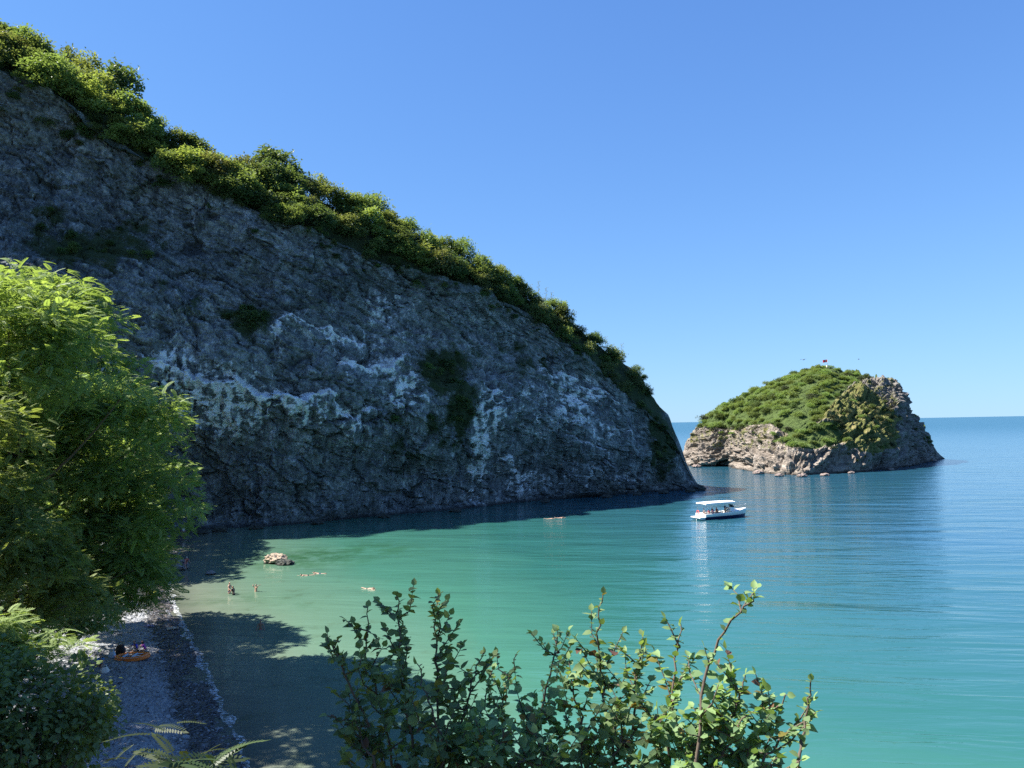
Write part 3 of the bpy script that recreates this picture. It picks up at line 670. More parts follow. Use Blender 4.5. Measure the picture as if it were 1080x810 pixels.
c1=isl_put(veg,150,(1.7,3.0),[.74,.2,.06],isl_label,'island_bush','bushes of the dense scrub on the island',.62)
c2=isl_put(veg2,14,(1.8,2.6),[.85,.15,0],lambda x,y:'bright green bush of the low separate patch on the island front','island_bush','bushes of the separate low patch on the island',.6)
c3=isl_put(grs,42,(.7,1.7),[.2,.3,.5],lambda x,y:'small grey green shrub on the yellow grassy slope of the island','island_shrub','shrubs on the grassy slope of the island')
edge=front&in_poly(ipx,ipy,[(905,420),(945,420),(955,440),(970,455),(985,470),(960,462),(935,450),(925,470),(905,470)])
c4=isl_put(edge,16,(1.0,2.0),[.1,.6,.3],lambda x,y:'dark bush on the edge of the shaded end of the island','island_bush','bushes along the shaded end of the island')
rimI=front&in_poly(ipx,ipy,[(740,455),(800,450),(830,462),(880,476),(920,482),(915,490),(870,482),(820,470),(760,462)])
c5=isl_put(rimI,26,(.7,1.6),[.3,.4,.3],lambda x,y:'small bush at the lower edge of the scrub over the pale rock of the island','island_bush','bushes along the lower scrub edge of the island')
backm=(~front)&(Pn[:,2]>7)
c6=isl_put(backm&(npx<935),26,(2.0,3.2),[.6,.3,.1],lambda x,y:'green bush on the skyline of the island','island_bush','bushes on the skyline of the island')
print('island',c1,c2,c3,c4,c5,c6)
# ------------------------------------------------------------------ beach trees
M_ACA=leafmat('pinnate leaves bright',(.15,.215,.07),(.30,.38,.135),.5,(1.25,1.25,.55),.55,.25)
M_DRK=leafmat('broad leaves dark',(.10,.16,.06),(.20,.27,.10),.38,(1.4,1.35,.5),.45,.35)
M_FERN=leafmat('sapling leaves',(.025,.045,.014),(.06,.085,.028),.25)
def big_tree(name,base,ells,label,cat='tree',nclump=150,nfr=42,size=.85,trunk_top=None,seed=1,limbs=26,tr=.32,mat=None,cr_=1.5):
    rng=np.random.default_rng(seed); root=empty(name,base); tag(root,label,cat)
    B=np.array(base,float)
    vol=np.array([e[1][0]*e[1][1]*e[1][2] for e in ells])**.67; vol/=vol.sum()
    cl=[]
    for k in rng.choice(len(ells),size=nclump,p=vol):
        c,r=ells[k]; d=rand_dirs(1,rng)[0]; d[2]=d[2] if d[2]>-.55 else -d[2]
        cl.append(np.array(c)+d*np.array(r)*rng.uniform(.45,.98)**.6)
    cl=np.array(cl)-B
    tt=np.array(trunk_top)-B
    mb=MB(); pos=[];dirs=[];sz=[];tint=[]
    for c in cl:
        m=int(nfr*rng.uniform(.7,1.3)); R_=cr_*rng.uniform(.7,1.25)
        a=rng.uniform(0,2*math.pi,m); rr=np.sqrt(rng.random(m))*R_
        p=np.stack([rr*np.cos(a),rr*np.sin(a),.35*R_*(1-(rr/R_)**2)+rng.normal(0,.3,m)*R_],1)
        d=np.stack([np.cos(a),np.sin(a),rng.normal(.12,.28,m)],1)+rng.normal(0,.35,(m,3))
        pos.append(c+p*.75); dirs.append(d); sz.append(rng.uniform(.7,1.2,m)*size); tint.append(np.clip(rng.normal(.5,.2,m)+rng.normal(0,.12),0,1))
    scatter(mb,np.concatenate(pos),rotmats(np.concatenate(dirs),.3,rng),np.concatenate(sz),FV,FF,np.concatenate(tint))
    cr=mb.build('crown',mat or M_ACA,root,False,True)
    m=MB(); P=[np.zeros(3)-[0,0,.6]]+[tt*f+np.array([rng.normal(0,.25),rng.normal(0,.25),0])*(f<1) for f in (.2,.45,.7,1)]
    m.tube(P,[tr*1.35,tr,tr*.85,tr*.6,tr*.3],9); m.build('trunk',M_BARK,root,True)
    m=MB()
    for i in rng.choice(len(cl),size=min(limbs,len(cl)),replace=False):
        e=cl[i]; f=np.clip(e[2]/max(tt[2],1)*.7,.15,.95)*rng.uniform(.75,1); s=tt*f; mid=(s+e)/2+np.array([0,0,-.1*np.linalg.norm(e-s)])*rng.uniform(-.3,1)
        q=[s*(1-u)**2+2*mid*u*(1-u)+e*u*u for u in np.linspace(0,1,6)]; m.tube(q,np.linspace(tr*.38,.03,6),5)
    m.build('limbs',M_BARK,root,True); return root
def W3(px,py,Y): return np.array(at_depth(px,py,Y))
def ell(px,py,Y,rx,ry,rd): 
    k=Y/FPX; return (W3(px,py,Y),(rx*k,rd,ry*k))
def gbase(x,y): return (x,y,hill1(x,y)-.1)
big_tree('feathery_tree',gbase(-31.5,49),[ell(55,405,40,70,72,4.0),ell(10,345,40,55,45,3.5),ell(-20,380,47,85,85,5),ell(45,350,47,62,50,4.5),ell(70,420,48,75,70,5),ell(120,470,50,58,60,4.5),ell(158,540,52,52,50,4),ell(110,630,52,60,45,4),ell(40,620,52,60,50,4),ell(60,540,50,90,80,5),ell(120,590,51,60,55,4),ell(20,330,47,55,42,4),ell(150,440,50,26,30,3),ell(-60,480,48,80,120,5)],
 'largest bright yellow green tree with feathery leaves leaning over the left of the beach',nclump=430,nfr=85,size=.60,trunk_top=W3(10,330,48),seed=4,limbs=40,cr_=1.75)
big_tree('feathery_tree',gbase(-35,62),[ell(60,520,62,70,90,5),ell(120,560,64,55,60,4.5),ell(20,430,60,60,80,5),ell(140,600,60,35,30,3)],
 'feathery tree in shade behind the largest bright tree, over the middle of the beach',nclump=170,nfr=70,size=.62,trunk_top=W3(50,470,62),seed=5,limbs=18)
big_tree('feathery_tree',gbase(-25,33),[ell(-10,590,33,62,60,3.5),ell(25,620,34,45,38,2.8),ell(-50,500,32,60,90,4),ell(70,640,36,45,28,2.4)],
 'lower grey green feathery tree at the left edge, below the largest bright tree',nclump=140,nfr=80,size=.40,trunk_top=W3(-25,540,33),seed=6,limbs=20,tr=.22,cr_=1.1)
big_tree('feathery_tree',gbase(-27,19),[((-23,18.6,20),(4,3.2,3.5)),((-24.5,17.5,23.5),(3.5,3.5,3)),((-25.5,21,18),(3,2,3))],'added unseen feathery tree outside the left edge, blocking the sun from the dark bush',nclump=150,nfr=60,size=.6,trunk_top=(-25,19,22),seed=8,limbs=14,tr=.25,cr_=1.4)  # out-of-view tree added to block the sun from the lower-left bush
big_tree('feathery_tree',gbase(-8.5,3.4),[((-7.6,4.0,21.5),(2.6,2.8,1.9)),((-5.4,3.6,20.3),(1.6,2.0,1.3)),((-9.5,4.4,23.5),(2.4,2.4,1.6))],'added unseen feathery tree beside the viewpoint, shading the foreground branches',nclump=30,nfr=40,size=.6,trunk_top=(-8,3.7,22.5),seed=9,limbs=14,tr=.2,cr_=1.0)  # out-of-view tree added to put the foreground leaves in dappled shade
big_tree('feathery_tree',gbase(-52,88),[((-50,87,14),(6,6,6.5)),((-53,91,18),(5,5,5)),((-47.5,85,10),(4,4,4))],'added feathery tree hidden behind the largest bright tree, casting shadow on the water',nclump=110,nfr=44,size=.8,trunk_top=(-51,88,20),seed=12,limbs=16,cr_=1.8)  # hidden tree added to widen the shadow on the water by the beach end
big_tree('feathery_tree',gbase(-54,99),[((-53,98,15),(6,6,7)),((-55,102,19),(5,5,5)),((-51,95,11),(4,4,4))],'added hidden feathery tree under the high end of the cliff, shadowing the water',nclump=110,nfr=44,size=.8,trunk_top=(-54,99,21),seed=13,limbs=16,cr_=1.8)  # hidden tree added to carry that water shadow further along
big_tree('feathery_tree',gbase(-54,108),[((-52,106,13),(5,5,6)),((-50,109,9),(4,4,4)),((-55,110,17),(4,4,4))],'added hidden feathery tree at the cliff foot, joining the shadows on the water',nclump=80,nfr=40,size=.8,trunk_top=(-53,108,17),seed=14,limbs=12,cr_=1.7)  # hidden tree added to close the sunlit strip beside the cliff shadow
big_tree('feathery_tree',gbase(-37,42),[((-35,42,19),(5,5,4.5)),((-37,39,23),(4.5,4.5,3.5)),((-33.5,45,15),(3,3,3))],'added unseen feathery tree outside the left edge, shading the near pebbles',nclump=90,nfr=44,size=.75,trunk_top=(-36,41,23),seed=15,limbs=12,cr_=1.6)  # out-of-view tree added to keep the sun off the near beach
# small sunlit spray of a young tree at the left edge
big_tree('young_tree',gbase(-17.5,22.5),[ell(15,690,23,30,16,.9),ell(60,678,24,26,9,.8),ell(-5,672,23,25,20,1)],'young yellow green tree lit by the sun at the left edge, above the dark bush',nclump=26,nfr=26,size=.42,trunk_top=W3(5,690,23),seed=10,limbs=10,tr=.08,cr_=.5)
# broad-leaved bushes at lower left
def broad_bush(name,base,ells,label,n,leaf,seed,mat=None,tv=(LV,LF)):
    rng=np.random.default_rng(seed); root=empty(name,base); tag(root,label,'bush'); B=np.array(base); mb=MB(); st=MB()
    for c,r in ells:
        c=np.array(c)-B; r=np.array(r); m=n//len(ells); tips=c+rand_dirs(m//14,rng)*r*rng.uniform(.55,1.08,(m//14,1))
        pk=rng.integers(0,len(tips),m); off=rng.normal(0,.6,(m,3))*leaf*1.8; P=tips[pk]+off; d=P-c+rng.normal(0,.5,(m,3))*r*.6; d[:,2]-=.25*np.linalg.norm(d,axis=1)
        scatter(mb,P,rotmats(d,.5,rng),rng.uniform(.6,1.25,m)*leaf,*tv,np.clip(rng.normal(.5,.25,m),0,1))
        for e in tips[::max(1,len(tips)//14)]:
            q=[np.array([0,0,-.2])*(1-u)+e*u+np.array([0,0,.35])*math.sin(u*math.pi)*np.linalg.norm(e)*.3 for u in np.linspace(0,1,5)]; st.tube(q,np.linspace(.035,.008,5),4)
    mb.build('foliage',mat or M_DRK,root,False,True); st.build('stems',M_STEM,root,True); return root
broad_bush('broadleaf_bush',gbase(-12.6,20),[ell(20,745,21,48,45,1.3),ell(75,740,22,36,34,1.1),ell(60,780,21.5,45,32,1.2),ell(-20,790,20,45,45,1.3),ell(90,765,23,24,26,.8)],'dark broad leaved bush in shade at the lower left of the beach',5200,.17,21)
broad_bush('broadleaf_bush',gbase(-14.2,19),[ell(-5,712,21,36,22,.9),ell(-25,735,20,30,30,1.0)],'smaller dark bush at the left edge beside the broad leaved bush',1300,.15,22)
broad_bush('undergrowth_bush',gbase(-30,38),[ell(20,640,38,55,28,1.6),ell(80,650,40,34,18,1.2),ell(-20,665,36,40,24,1.5)],'dark undergrowth bush below the feathery trees beside the stony patch',3200,.2,23)
broad_bush('undergrowth_bush',gbase(-38,72),[ell(120,600,74,40,26,2.0),ell(90,610,70,40,30,2.0),ell(150,585,84,18,16,1.5)],'dark undergrowth bush under the trees at the far end of the beach',2600,.28,24)
rg=np.random.default_rng(77)
for i in range(26):
    x=rg.uniform(-62,-26); y=rg.uniform(22,92); dd=float(shore_d(np.array([x]),np.array([y]))[0])
    if dd<15: continue
    o=link('slope_shrub',SH[2 if i%3 else 0][i%2],None,[x,y,hill1(x,y)-.3],i*1.3); r_=rg.uniform(1.5,3.2); o.scale=(r_,r_,r_); tag(o,'shrub on the shaded slope behind the beach trees','shrub','shrubs on the slope behind the beach')
# fern-like sapling fronds at the bottom left
def sapling(base,fr,label,seed):
    rng=np.random.default_rng(seed); root=empty('sapling',base); tag(root,label,'sapling'); B=np.array(base)
    st=MB(); top=np.mean([f[0] for f in fr],0)-B; st.tube([(0,0,-.2),top*.5+[.05,0,0],top*.92],[.03,.022,.012],6); st.build('stem',M_STEM,root,True)
    mb=MB(); P=np.array([f[0] for f in fr])-B; E=np.array([f[1] for f in fr])-B; d=E-P; L=np.linalg.norm(d,axis=1)
    tv,tf=frond_t(11,.3,.26,.085)
    scatter(mb,P,rotmats(d+[0,0,.25],.25,rng),L,tv,tf,rng.uniform(.2,.8,len(fr))); mb.build('fronds',M_FERN,root,False,True)
rg=np.random.default_rng(31)
def fr_px(cx_,cy_,Y,n,rp,w0=.35):
    out=[]; 
    for i in range(n):
        a=rg.uniform(-.4,math.pi+.4); c=W3(cx_+rg.normal(0,9),cy_+rg.normal(0,7),Y+rg.normal(0,.25)); e=c+np.array([math.cos(a)*rg.uniform(.6,1.2),rg.normal(0,.6),math.sin(a)*.35-.1])*rp; out.append((c,e))
    return out
c0=W3(195,800,11.5); sapling((c0[0],11.5,hill1(c0[0],11.5)-.1),fr_px(195,805,11.5,13,.6),'green sapling with feathery fronds at the bottom edge in front of the beach',41)
c0=W3(235,812,11.0); sapling((c0[0],11.0,hill1(c0[0],11.0)-.1),fr_px(228,806,11.0,9,.6),'smaller green sapling nearest the foam line at the bottom edge',42)
c0=W3(160,800,12.5); sapling((c0[0],12.5,hill1(c0[0],12.5)-.1),fr_px(165,770,12.5,4,.5)+fr_px(130,812,12.5,5,.5),'sparse sapling beside the dark broad leaved bush at the bottom edge',43)
# ------------------------------------------------------------------ foreground shrub
M_FG=leafmat('foreground leaves',(.11,.175,.08),(.23,.32,.13),.38,(1.35,1.35,.45),.6,.28)
M_FGY=leafmat('yellowing leaves',(.14,.15,.03),(.26,.20,.05),.3)
M_FGR=leafmat('withered leaves',(.075,.04,.03),(.15,.085,.05),.15)
TW1=leaf_t(.46,.13,.22); TW2=leaf_t(.42,.2,.38); TW3=leaf_t(.45,.05,.1)
def fg_shrub(name,label,stems,seed,leaf=.032,twigs=9,Y0=2.5,cat='shrub'):
    """stems: list of (pixel path from bottom to top, depth at bottom, depth at top, leafiness, leaf size factor)"""
    rng=np.random.default_rng(seed); 
    b=W3(stems[0][0][0][0],stems[0][0][0][1],stems[0][1]); b[2]=hill1(b[0],b[1])-.02
    root=empty(name,b); tag(root,label,cat); st=MB(); L={0:[[],[],[],[]],1:[[],[],[],[]],2:[[],[],[],[]]}
    def leaves_on(q,sp,dens,sf,young=0):
        q=np.array(q); seg_=np.linalg.norm(np.diff(q,axis=0),axis=1); tot=seg_.sum(); s=np.concatenate([[0],np.cumsum(seg_)]); n=max(2,int(tot/sp*dens*1.35)); k=0
        for i in range(n):
            u=(i+rng.uniform(.1,.9))/n*tot; p=np.array([np.interp(u,s,q[:,j]) for j in range(3)]); tdir=(q[-1]-q[0]); tdir/=np.linalg.norm(tdir)+1e-9
            a=i*2.4+rng.uniform(-.6,.6); o=np.array([math.cos(a),math.sin(a),0])+rng.normal(0,.25,3); d=o*1.0+tdir*.65+np.array([0,0,rng.normal(-.12,.35)])
            x=rng.random(); g=2 if x<.018 else 1 if x<.06 else 0
            L[g][0].append(p); L[g][1].append(d); L[g][2].append(leaf*sf*rng.uniform(.55,1.25)*(1-.35*(u/tot)*young)); L[g][3].append(np.clip(rng.normal(.45,.25),0,1))
        d=q[-1]-q[-2]; L[0][0].append(q[-1]); L[0][1].append(d); L[0][2].append(leaf*sf*.8); L[0][3].append(.8)
    for path,y0,y1,dens,sf,nt_ in stems:
        m=len(path); ys=np.linspace(y0,y1,m)+rng.normal(0,.04,m); q=np.array([W3(p[0],p[1],y) for p,y in zip(path,ys)])
        # stem continues down to the ground
        foot=b+np.array([rng.normal(0,.06),rng.normal(0,.06),0]); dn=[foot*(1-u)+q[0]*u for u in (0,.5)]
        s_=np.linspace(0,1,18); qq=np.stack([np.interp(s_,np.linspace(0,1,m),q[:,j]) for j in range(3)],1); qq[1:-1]+=rng.normal(0,.004,(16,3))
        allq=np.concatenate([dn,qq])-b; tp=np.linspace(.0062,.0016,len(allq)); st.tube(allq,tp,6)
        ql=qq-b; leaves_on(ql[4:] if dens>.8 else ql[7:],.016,dens,sf,1)
        for t_ in range(int(nt_*1.25)):
            f=rng.uniform(.02,.82)**.85; i=int(f*17); s0=ql[i]; ln=rng.uniform(.07,.2)*(1.15-.85*f); a=rng.uniform(0,2*math.pi)
            d=np.array([math.cos(a)*.85,math.sin(a)*.8,rng.uniform(.15,1.0)]); d/=np.linalg.norm(d); mid=s0+d*ln*.5+rng.normal(0,.01,3); e=s0+d*ln+np.array([0,0,.03])
            tw=[s0,mid,e]; st.tube(tw,[.0026,.002,.0011],4); leaves_on(tw,.0125,dens*1.0,sf)
    st.build('stems',M_STEM,root,True)
    for g,nm,mt in ((0,'foliage',M_FG),(1,'yellowing_leaves',M_FGY),(2,'withered_leaves',M_FGR)):
        if not L[g][0]: continue
        mb=MB(); P=np.array(L[g][0]); rm=rotmats(np.array(L[g][1]),.45,rng); sz=np.array(L[g][2]); tn_=np.array(L[g][3]); ch=rng.integers(0,3,len(P))
        for k,tv in enumerate((TW1,TW2,TW3)):
            if (ch==k).any(): scatter(mb,P[ch==k],rm[ch==k],sz[ch==k],*tv,tn_[ch==k])
        mb.build(nm,mt,root,True,True)
    return root
fg_shrub('leafy_shrub','leafy shrub with the tallest cluster of branches, at the bottom edge nearest the beach',[
 ([(440,860),(432,770),(424,700),(420,655),(418,628)],2.5,2.45,1.0,1.0,13),([(455,860),(462,770),(462,700),(458,655),(462,627)],2.6,2.6,1.0,.95,11),
 ([(420,860),(392,770),(362,705),(345,668)],2.5,2.4,.85,.95,11),([(425,860),(405,760),(385,690),(388,640)],2.55,2.6,.9,.95,11),([(460,860),(485,770),(498,720),(510,688)],2.5,2.55,.95,.9,11),
 ([(430,860),(395,800),(370,765),(345,755)],2.4,2.35,.9,1,7),([(440,860),(470,800),(455,745),(440,700)],2.3,2.35,1.0,1.05,12),([(420,880),(400,830),(385,790),(375,760)],2.3,2.3,1.0,1.0,9)],51)
fg_shrub('leafy_shrub','leafy shrub in the middle of the bottom edge, lower and thinner than its neighbours',[
 ([(540,870),(532,790),(530,735),(545,690)],2.6,2.7,.9,.85,12),([(545,870),(560,790),(575,730),(588,682),(584,668)],2.7,2.75,.8,.85,9),([(530,870),(510,810),(505,760),(520,705)],2.5,2.5,.95,.95,12),
 ([(550,870),(545,820),(560,775),(570,755)],2.35,2.3,1.0,1.0,10),([(520,880),(500,830),(480,800),(470,780)],2.35,2.3,1.0,1.05,10),([(560,880),(585,820),(590,780),(600,755)],2.4,2.4,1.0,1.0,10),([(535,880),(520,830),(525,790),(535,765)],2.2,2.2,1.0,1.0,12),([(560,880),(570,830),(572,800),(580,780)],2.2,2.2,1.0,1.0,12)],52)
fg_shrub('leafy_shrub','leafy shrub right of the middle with a narrow upright tip, at the bottom edge',[
 ([(655,870),(645,780),(632,710),(630,660),(636,626)],2.45,2.45,.95,.9,12),([(665,870),(668,780),(672,715),(678,672)],2.5,2.55,.95,.9,11),([(640,870),(620,790),(606,735),(600,695)],2.5,2.5,.95,.95,11),
 ([(650,880),(645,820),(655,770),(665,745)],2.3,2.3,1.0,1.05,12),([(630,880),(610,820),(615,780),(612,755)],2.35,2.3,1.0,1.0,11)],53)
fg_shrub('leafy_shrub','shrub with the longest bare leaning shoot at its right, against blue water',[
 ([(730,880),(735,790),(740,720),(760,672),(783,640),(798,620)],2.1,2.05,.75,.95,7),([(705,870),(708,770),(712,700),(718,658)],2.3,2.3,.95,.9,10),([(735,870),(760,790),(778,740),(786,712)],2.2,2.2,1.0,1.0,12),
 ([(715,880),(700,820),(695,780),(700,745)],2.2,2.2,1.2,.9,13),([(740,880),(765,830),(790,790),(815,750),(830,733)],2.2,2.15,.95,.95,11),([(735,880),(745,820),(770,780),(780,765)],2.1,2.1,1.2,.9,13),([(760,885),(795,815),(830,775),(860,752)],2.15,2.1,.9,.9,8),([(755,885),(785,830),(800,800),(812,785)],2.2,2.2,1.1,.9,10),([(730,885),(725,830),(735,780),(748,750)],2.15,2.15,1.2,.9,13)],54)
fg_shrub('dry_shoot','thin reddish shoot with withered leaves and dry tip, rightmost of the foreground plants',[
 ([(838,870),(842,800),(850,760),(855,718)],2.0,2.0,.9,.85,0)],56)
# ------------------------------------------------------------------ people
def dep_mesh(o):
    dg=bpy.context.evaluated_depsgraph_get(); dg.update(); me=bpy.data.meshes.new_from_object(o.evaluated_get(dg)); return me
def skin(V,E,Rd,sub=1,root=0):
    me=bpy.data.meshes.new('body'); me.from_pydata([tuple(v) for v in V],E,[]); 
    o=bpy.data.objects.new('tmp',me); COL.objects.link(o)
    m=o.modifiers.new('s','SKIN'); m.use_smooth_shade=True
    for i,r in enumerate(Rd):
        sv=me.skin_vertices[0].data[i]; sv.radius=(r,r) if not isinstance(r,tuple) else r; sv.use_root=(i==root)
    if sub: s=o.modifiers.new('u','SUBSURF'); s.levels=sub; s.render_levels=sub
    dg=bpy.context.evaluated_depsgraph_get()
    out=bpy.data.meshes.new_from_object(o.evaluated_get(dg))
    bpy.data.objects.remove(o); bpy.data.meshes.remove(me)
    return out
def rx(a,v): c,s=math.cos(a),math.sin(a); return np.array([v[0],v[1]*c-v[2]*s,v[1]*s+v[2]*c])
M_SKIN=[plain('skin light',(.40,.24,.17),.55,0,.06),plain('skin tan',(.29,.165,.115),.55,0,.06)]
M_HAIR=plain('hair dark',(.02,.016,.013),.6); M_HAIRB=plain('hair brown',(.07,.04,.025),.6)
CLC={}
def cloth(nm,c):
    if nm not in CLC: CLC[nm]=plain('cloth '+nm,c,.8,0,.1,20)
    return CLC[nm]
def person(loc,face,label,lean=0,thigh=(0,0),knee=(0,0),arm=((10,20,15),(10,20,15)),pel=.94,top=None,bottom=None,hair=M_HAIR,tan=0,H=1.7,tilt=0,group=None,headtilt=0,long_hair=False,hat=None):
    """metres for a 1.75 m adult, scaled to H; faces -Y before turning by `face`"""
    L=R(lean); up=np.array([0,-math.sin(L),math.cos(L)]); pv=np.array([0,0,pel]); X=np.array([1,0,0])
    V=[];E=[];Rd=[]
    def v(p,r,parent=None):
        V.append(np.array(p,float)); Rd.append(r); k=len(V)-1
        if parent is not None: E.append((parent,k))
        return k
    a=v(pv,(.155,.11)); b=v(pv+up*.2,(.135,.10),a); c=v(pv+up*.38,(.165,.11),b); n0=v(pv+up*.53,.06,c)
    hu=rx(R(headtilt),up*.5+np.array([0,0,.5])); hu/=np.linalg.norm(hu); hf=np.cross(hu,X); hf=hf if hf[1]<0 else -hf
    h0=pv+up*.56; n1=v(h0+hu*.06+hf*.01,.062,n0); hc=v(h0+hu*.15+hf*.012,(.078,.092),n1); ht=v(h0+hu*.235,(.055,.066),hc); nose=v(h0+hu*.125+hf*.105,.014,hc)
    P=dict(pv=a,ch=c,up=up,hc=V[hc],hu=hu,hf=hf)
    kn=[];sh=[]
    for s,ang,kk_,ar in ((-1,thigh[0],knee[0],arm[0]),(1,thigh[1],knee[1],arm[1])):
        T=R(ang); hip=v(pv+X*s*.095-up*.04,.088,a); k0=V[hip]+.42*np.array([s*.03,-math.sin(T),-math.cos(T)]); k=v(k0,.058,hip); mid=V.__len__()
        S=R(ang-kk_); ca=v(k0+.14*np.array([0,-math.sin(S),-math.cos(S)]),.056,k); an0=k0+.42*np.array([0,-math.sin(S),-math.cos(S)]); an=v(an0,.037,ca)
        fd=rx(-S,np.array([0,-1,-.15])); v(an0+fd*.17+np.array([0,0,-.045]),.032,an); kn.append((V[hip],k0))
        A,B,Fx=[R(z) for z in ar]; so=v(pv+up*.47+X*s*.175,.056,c)
        A0=A; ud=np.array([s*math.sin(B),-math.sin(A0)*math.cos(B),-math.cos(A0)*math.cos(B)]); el=v(V[so]+ud*.29,.041,so)
        A1=A+Fx; fd2=np.array([s*math.sin(B)*.6,-math.sin(A1)*math.cos(B),-math.cos(A1)*math.cos(B)]); fd2/=np.linalg.norm(fd2); wr=v(V[el]+fd2*.25,.027,el)
        pa=v(V[wr]+fd2*.075,(.036,.02),wr); sd2=np.cross(fd2,X); sd2/=np.linalg.norm(sd2)+1e-9; lat=np.cross(fd2,sd2)
        for q,ln in ((-.03,.075),(-.01,.09),(.01,.085),(.03,.065)):
            f1=v(V[pa]+fd2*.035+lat*q,.0095,pa); v(V[f1]+fd2*ln*.5+sd2*.012,.008,f1)
        th=v(V[wr]+fd2*.045+sd2*.03,.011,pa); v(V[th]+fd2*.035+sd2*.015,.009,th)
        sh.append((V[so],V[el]))
    sc=H/1.75
    def fin(me,name,mat,parent=None):
        me.transform(Matrix.Scale(sc,4)); me.materials.clear(); me.materials.append(mat); me.name=name
        return link(name,me,parent)
    o=fin(skin(V,E,Rd),'person',M_SKIN[tan]); tag(o,label,'person',group)
    # hair
    hv=P['hc']; hb=[hv-P['hf']*.02+P['hu']*.03,hv-P['hf']*.045+P['hu']*.0,hv-P['hf']*.06-P['hu']*(.07 if not long_hair else .2)]
    fin(skin([hb[0],hb[1],hb[2]],[(0,1),(1,2)],[(.094,.098),(.082,.07),(.05,.04)]),'hair' if hat is None else 'sun_hat',hair if hat is None else hat,o)
    em=MB()
    for s in (-1,1):
        c0=hv+P['hf']*.085+P['hu']*.012+X*s*.032; em.tube([c0-P['hf']*.008,c0+P['hf']*.006],[.012,.006],6)
    em.V=[q*sc for q in em.V]; em.build('eyes',M_HAIR,o,True)
    if top is not None:
        W=[pv+up*.06,pv+up*.22,pv+up*.40,pv+up*.5]; EE=[(0,1),(1,2),(2,3)]; RR=[(.165,.122),(.15,.115),(.185,.125),.085]
        for so,el in sh:
            k=len(W); W+= [so,so*.45+el*.55]; EE+=[(2,k),(k,k+1)]; RR+=[.07,.062]
        fin(skin(W,EE,RR),'top',top,o)
    if bottom is not None:
        W=[pv+up*.05,pv-up*.02]; EE=[(0,1)]; RR=[(.168,.122),(.172,.125)]
        for hp,k0 in kn:
            k=len(W); W+=[hp,hp*.5+k0*.5]; EE+=[(1,k),(k,k+1)]; RR+=[.1,.085]
        fin(skin(W,EE,RR),'shorts',bottom,o)
    o.location=[float(q) for q in loc]; o.rotation_euler=(R(tilt),0,R(face)); o.rotation_mode='XYZ'
    return o
WH=cloth('white',(.75,.75,.73)); RED=cloth('red',(.50,.05,.08)); BLU=cloth('blue',(.03,.06,.55)); CYA=cloth('bright blue',(.05,.30,.70)); PUR=cloth('purple',(.35,.05,.40)); BLK=cloth('black',(.015,.015,.018)); NAV=cloth('navy',(.02,.03,.09)); TAN_=cloth('beige',(.5,.42,.33)); PNK=cloth('pink',(.6,.22,.28)); GRYC=cloth('grey',(.3,.3,.32))
def gp(px,py): p=on_ground(px,py); return p
g=gp(196,601); person((g[0],g[1],g[2]-.04),40,'person in red shirt bending forward at the water edge beside a grey boulder',lean=38,thigh=(12,-8),knee=(14,6),arm=((55,12,15),(45,12,20)),top=RED,bottom=PNK,hat=WH,H=1.7)
g=gp(193.5,567); person((g[0],g[1],g[2]-.03),20,'small distant person standing at the far end of the beach under the cliff',thigh=(4,-6),top=WH,bottom=NAV,H=1.65)
wp=lambda a,b,z: on_water(a,b)*np.array([1,1,0])+np.array([0,0,z])
person(wp(242,626,-.62),70,'pale bare chested person standing waist deep in the sunlit shallows',thigh=(4,-4),arm=((25,15,40),(20,15,30)),bottom=NAV,H=1.75)
person(wp(246.5,627.5,-.72),250,'person in black swimwear standing close beside the pale bare chested bather',lean=12,thigh=(8,2),arm=((30,12,50),(25,14,40)),top=BLK,bottom=BLK,H=1.62,tan=1,long_hair=True)
person(wp(270,624,-.95),-20,'bather with raised arms and bent elbows standing alone in the sunlit shallows',arm=((150,28,120),(145,30,120)),thigh=(3,-3),bottom=BLK,H=1.7)
person(wp(275,664,-.85),10,'dark haired bather standing in the tree shadow on the water',thigh=(3,-2),arm=((15,18,20),(15,22,25)),bottom=PNK,H=1.65,tan=1)
def swimmer(px,py,face,label,hair=M_HAIR,tan=0,bottom=None,arm=((160,15,20),(150,20,25)),z=.02,top=None):
    p=on_water(px,py); o=person((p[0],p[1],z),face,label,pel=0,thigh=(-8,6),knee=(8,10),arm=arm,bottom=bottom,hair=hair,tan=tan,H=1.7,tilt=84,headtilt=-30,top=top); return o
swimmer(324,607,-80,'swimmer with dark hair floating near the tan rock, left one of two',z=-.02,bottom=BLK)
swimmer(336.5,605,-110,'swimmer floating just right of the dark haired swimmer near the tan rock',M_HAIRB,1,NAV,z=-.02)
swimmer(389,621,60,'lone swimmer with dark shorts floating just above the foreground shrub',M_HAIRB,0,BLK,z=0.0)
swimmer(579,547.5,80,'swimmer splashing along the shadow edge at the cliff foot, left one of two',M_HAIR,0,None,arm=((170,10,10),(60,10,10)),z=.03)
swimmer(590,546.5,75,'swimmer splashing along the shadow edge at the cliff foot, right one of two',M_HAIRB,0,None,arm=((80,20,10),(170,10,10)),z=.03)
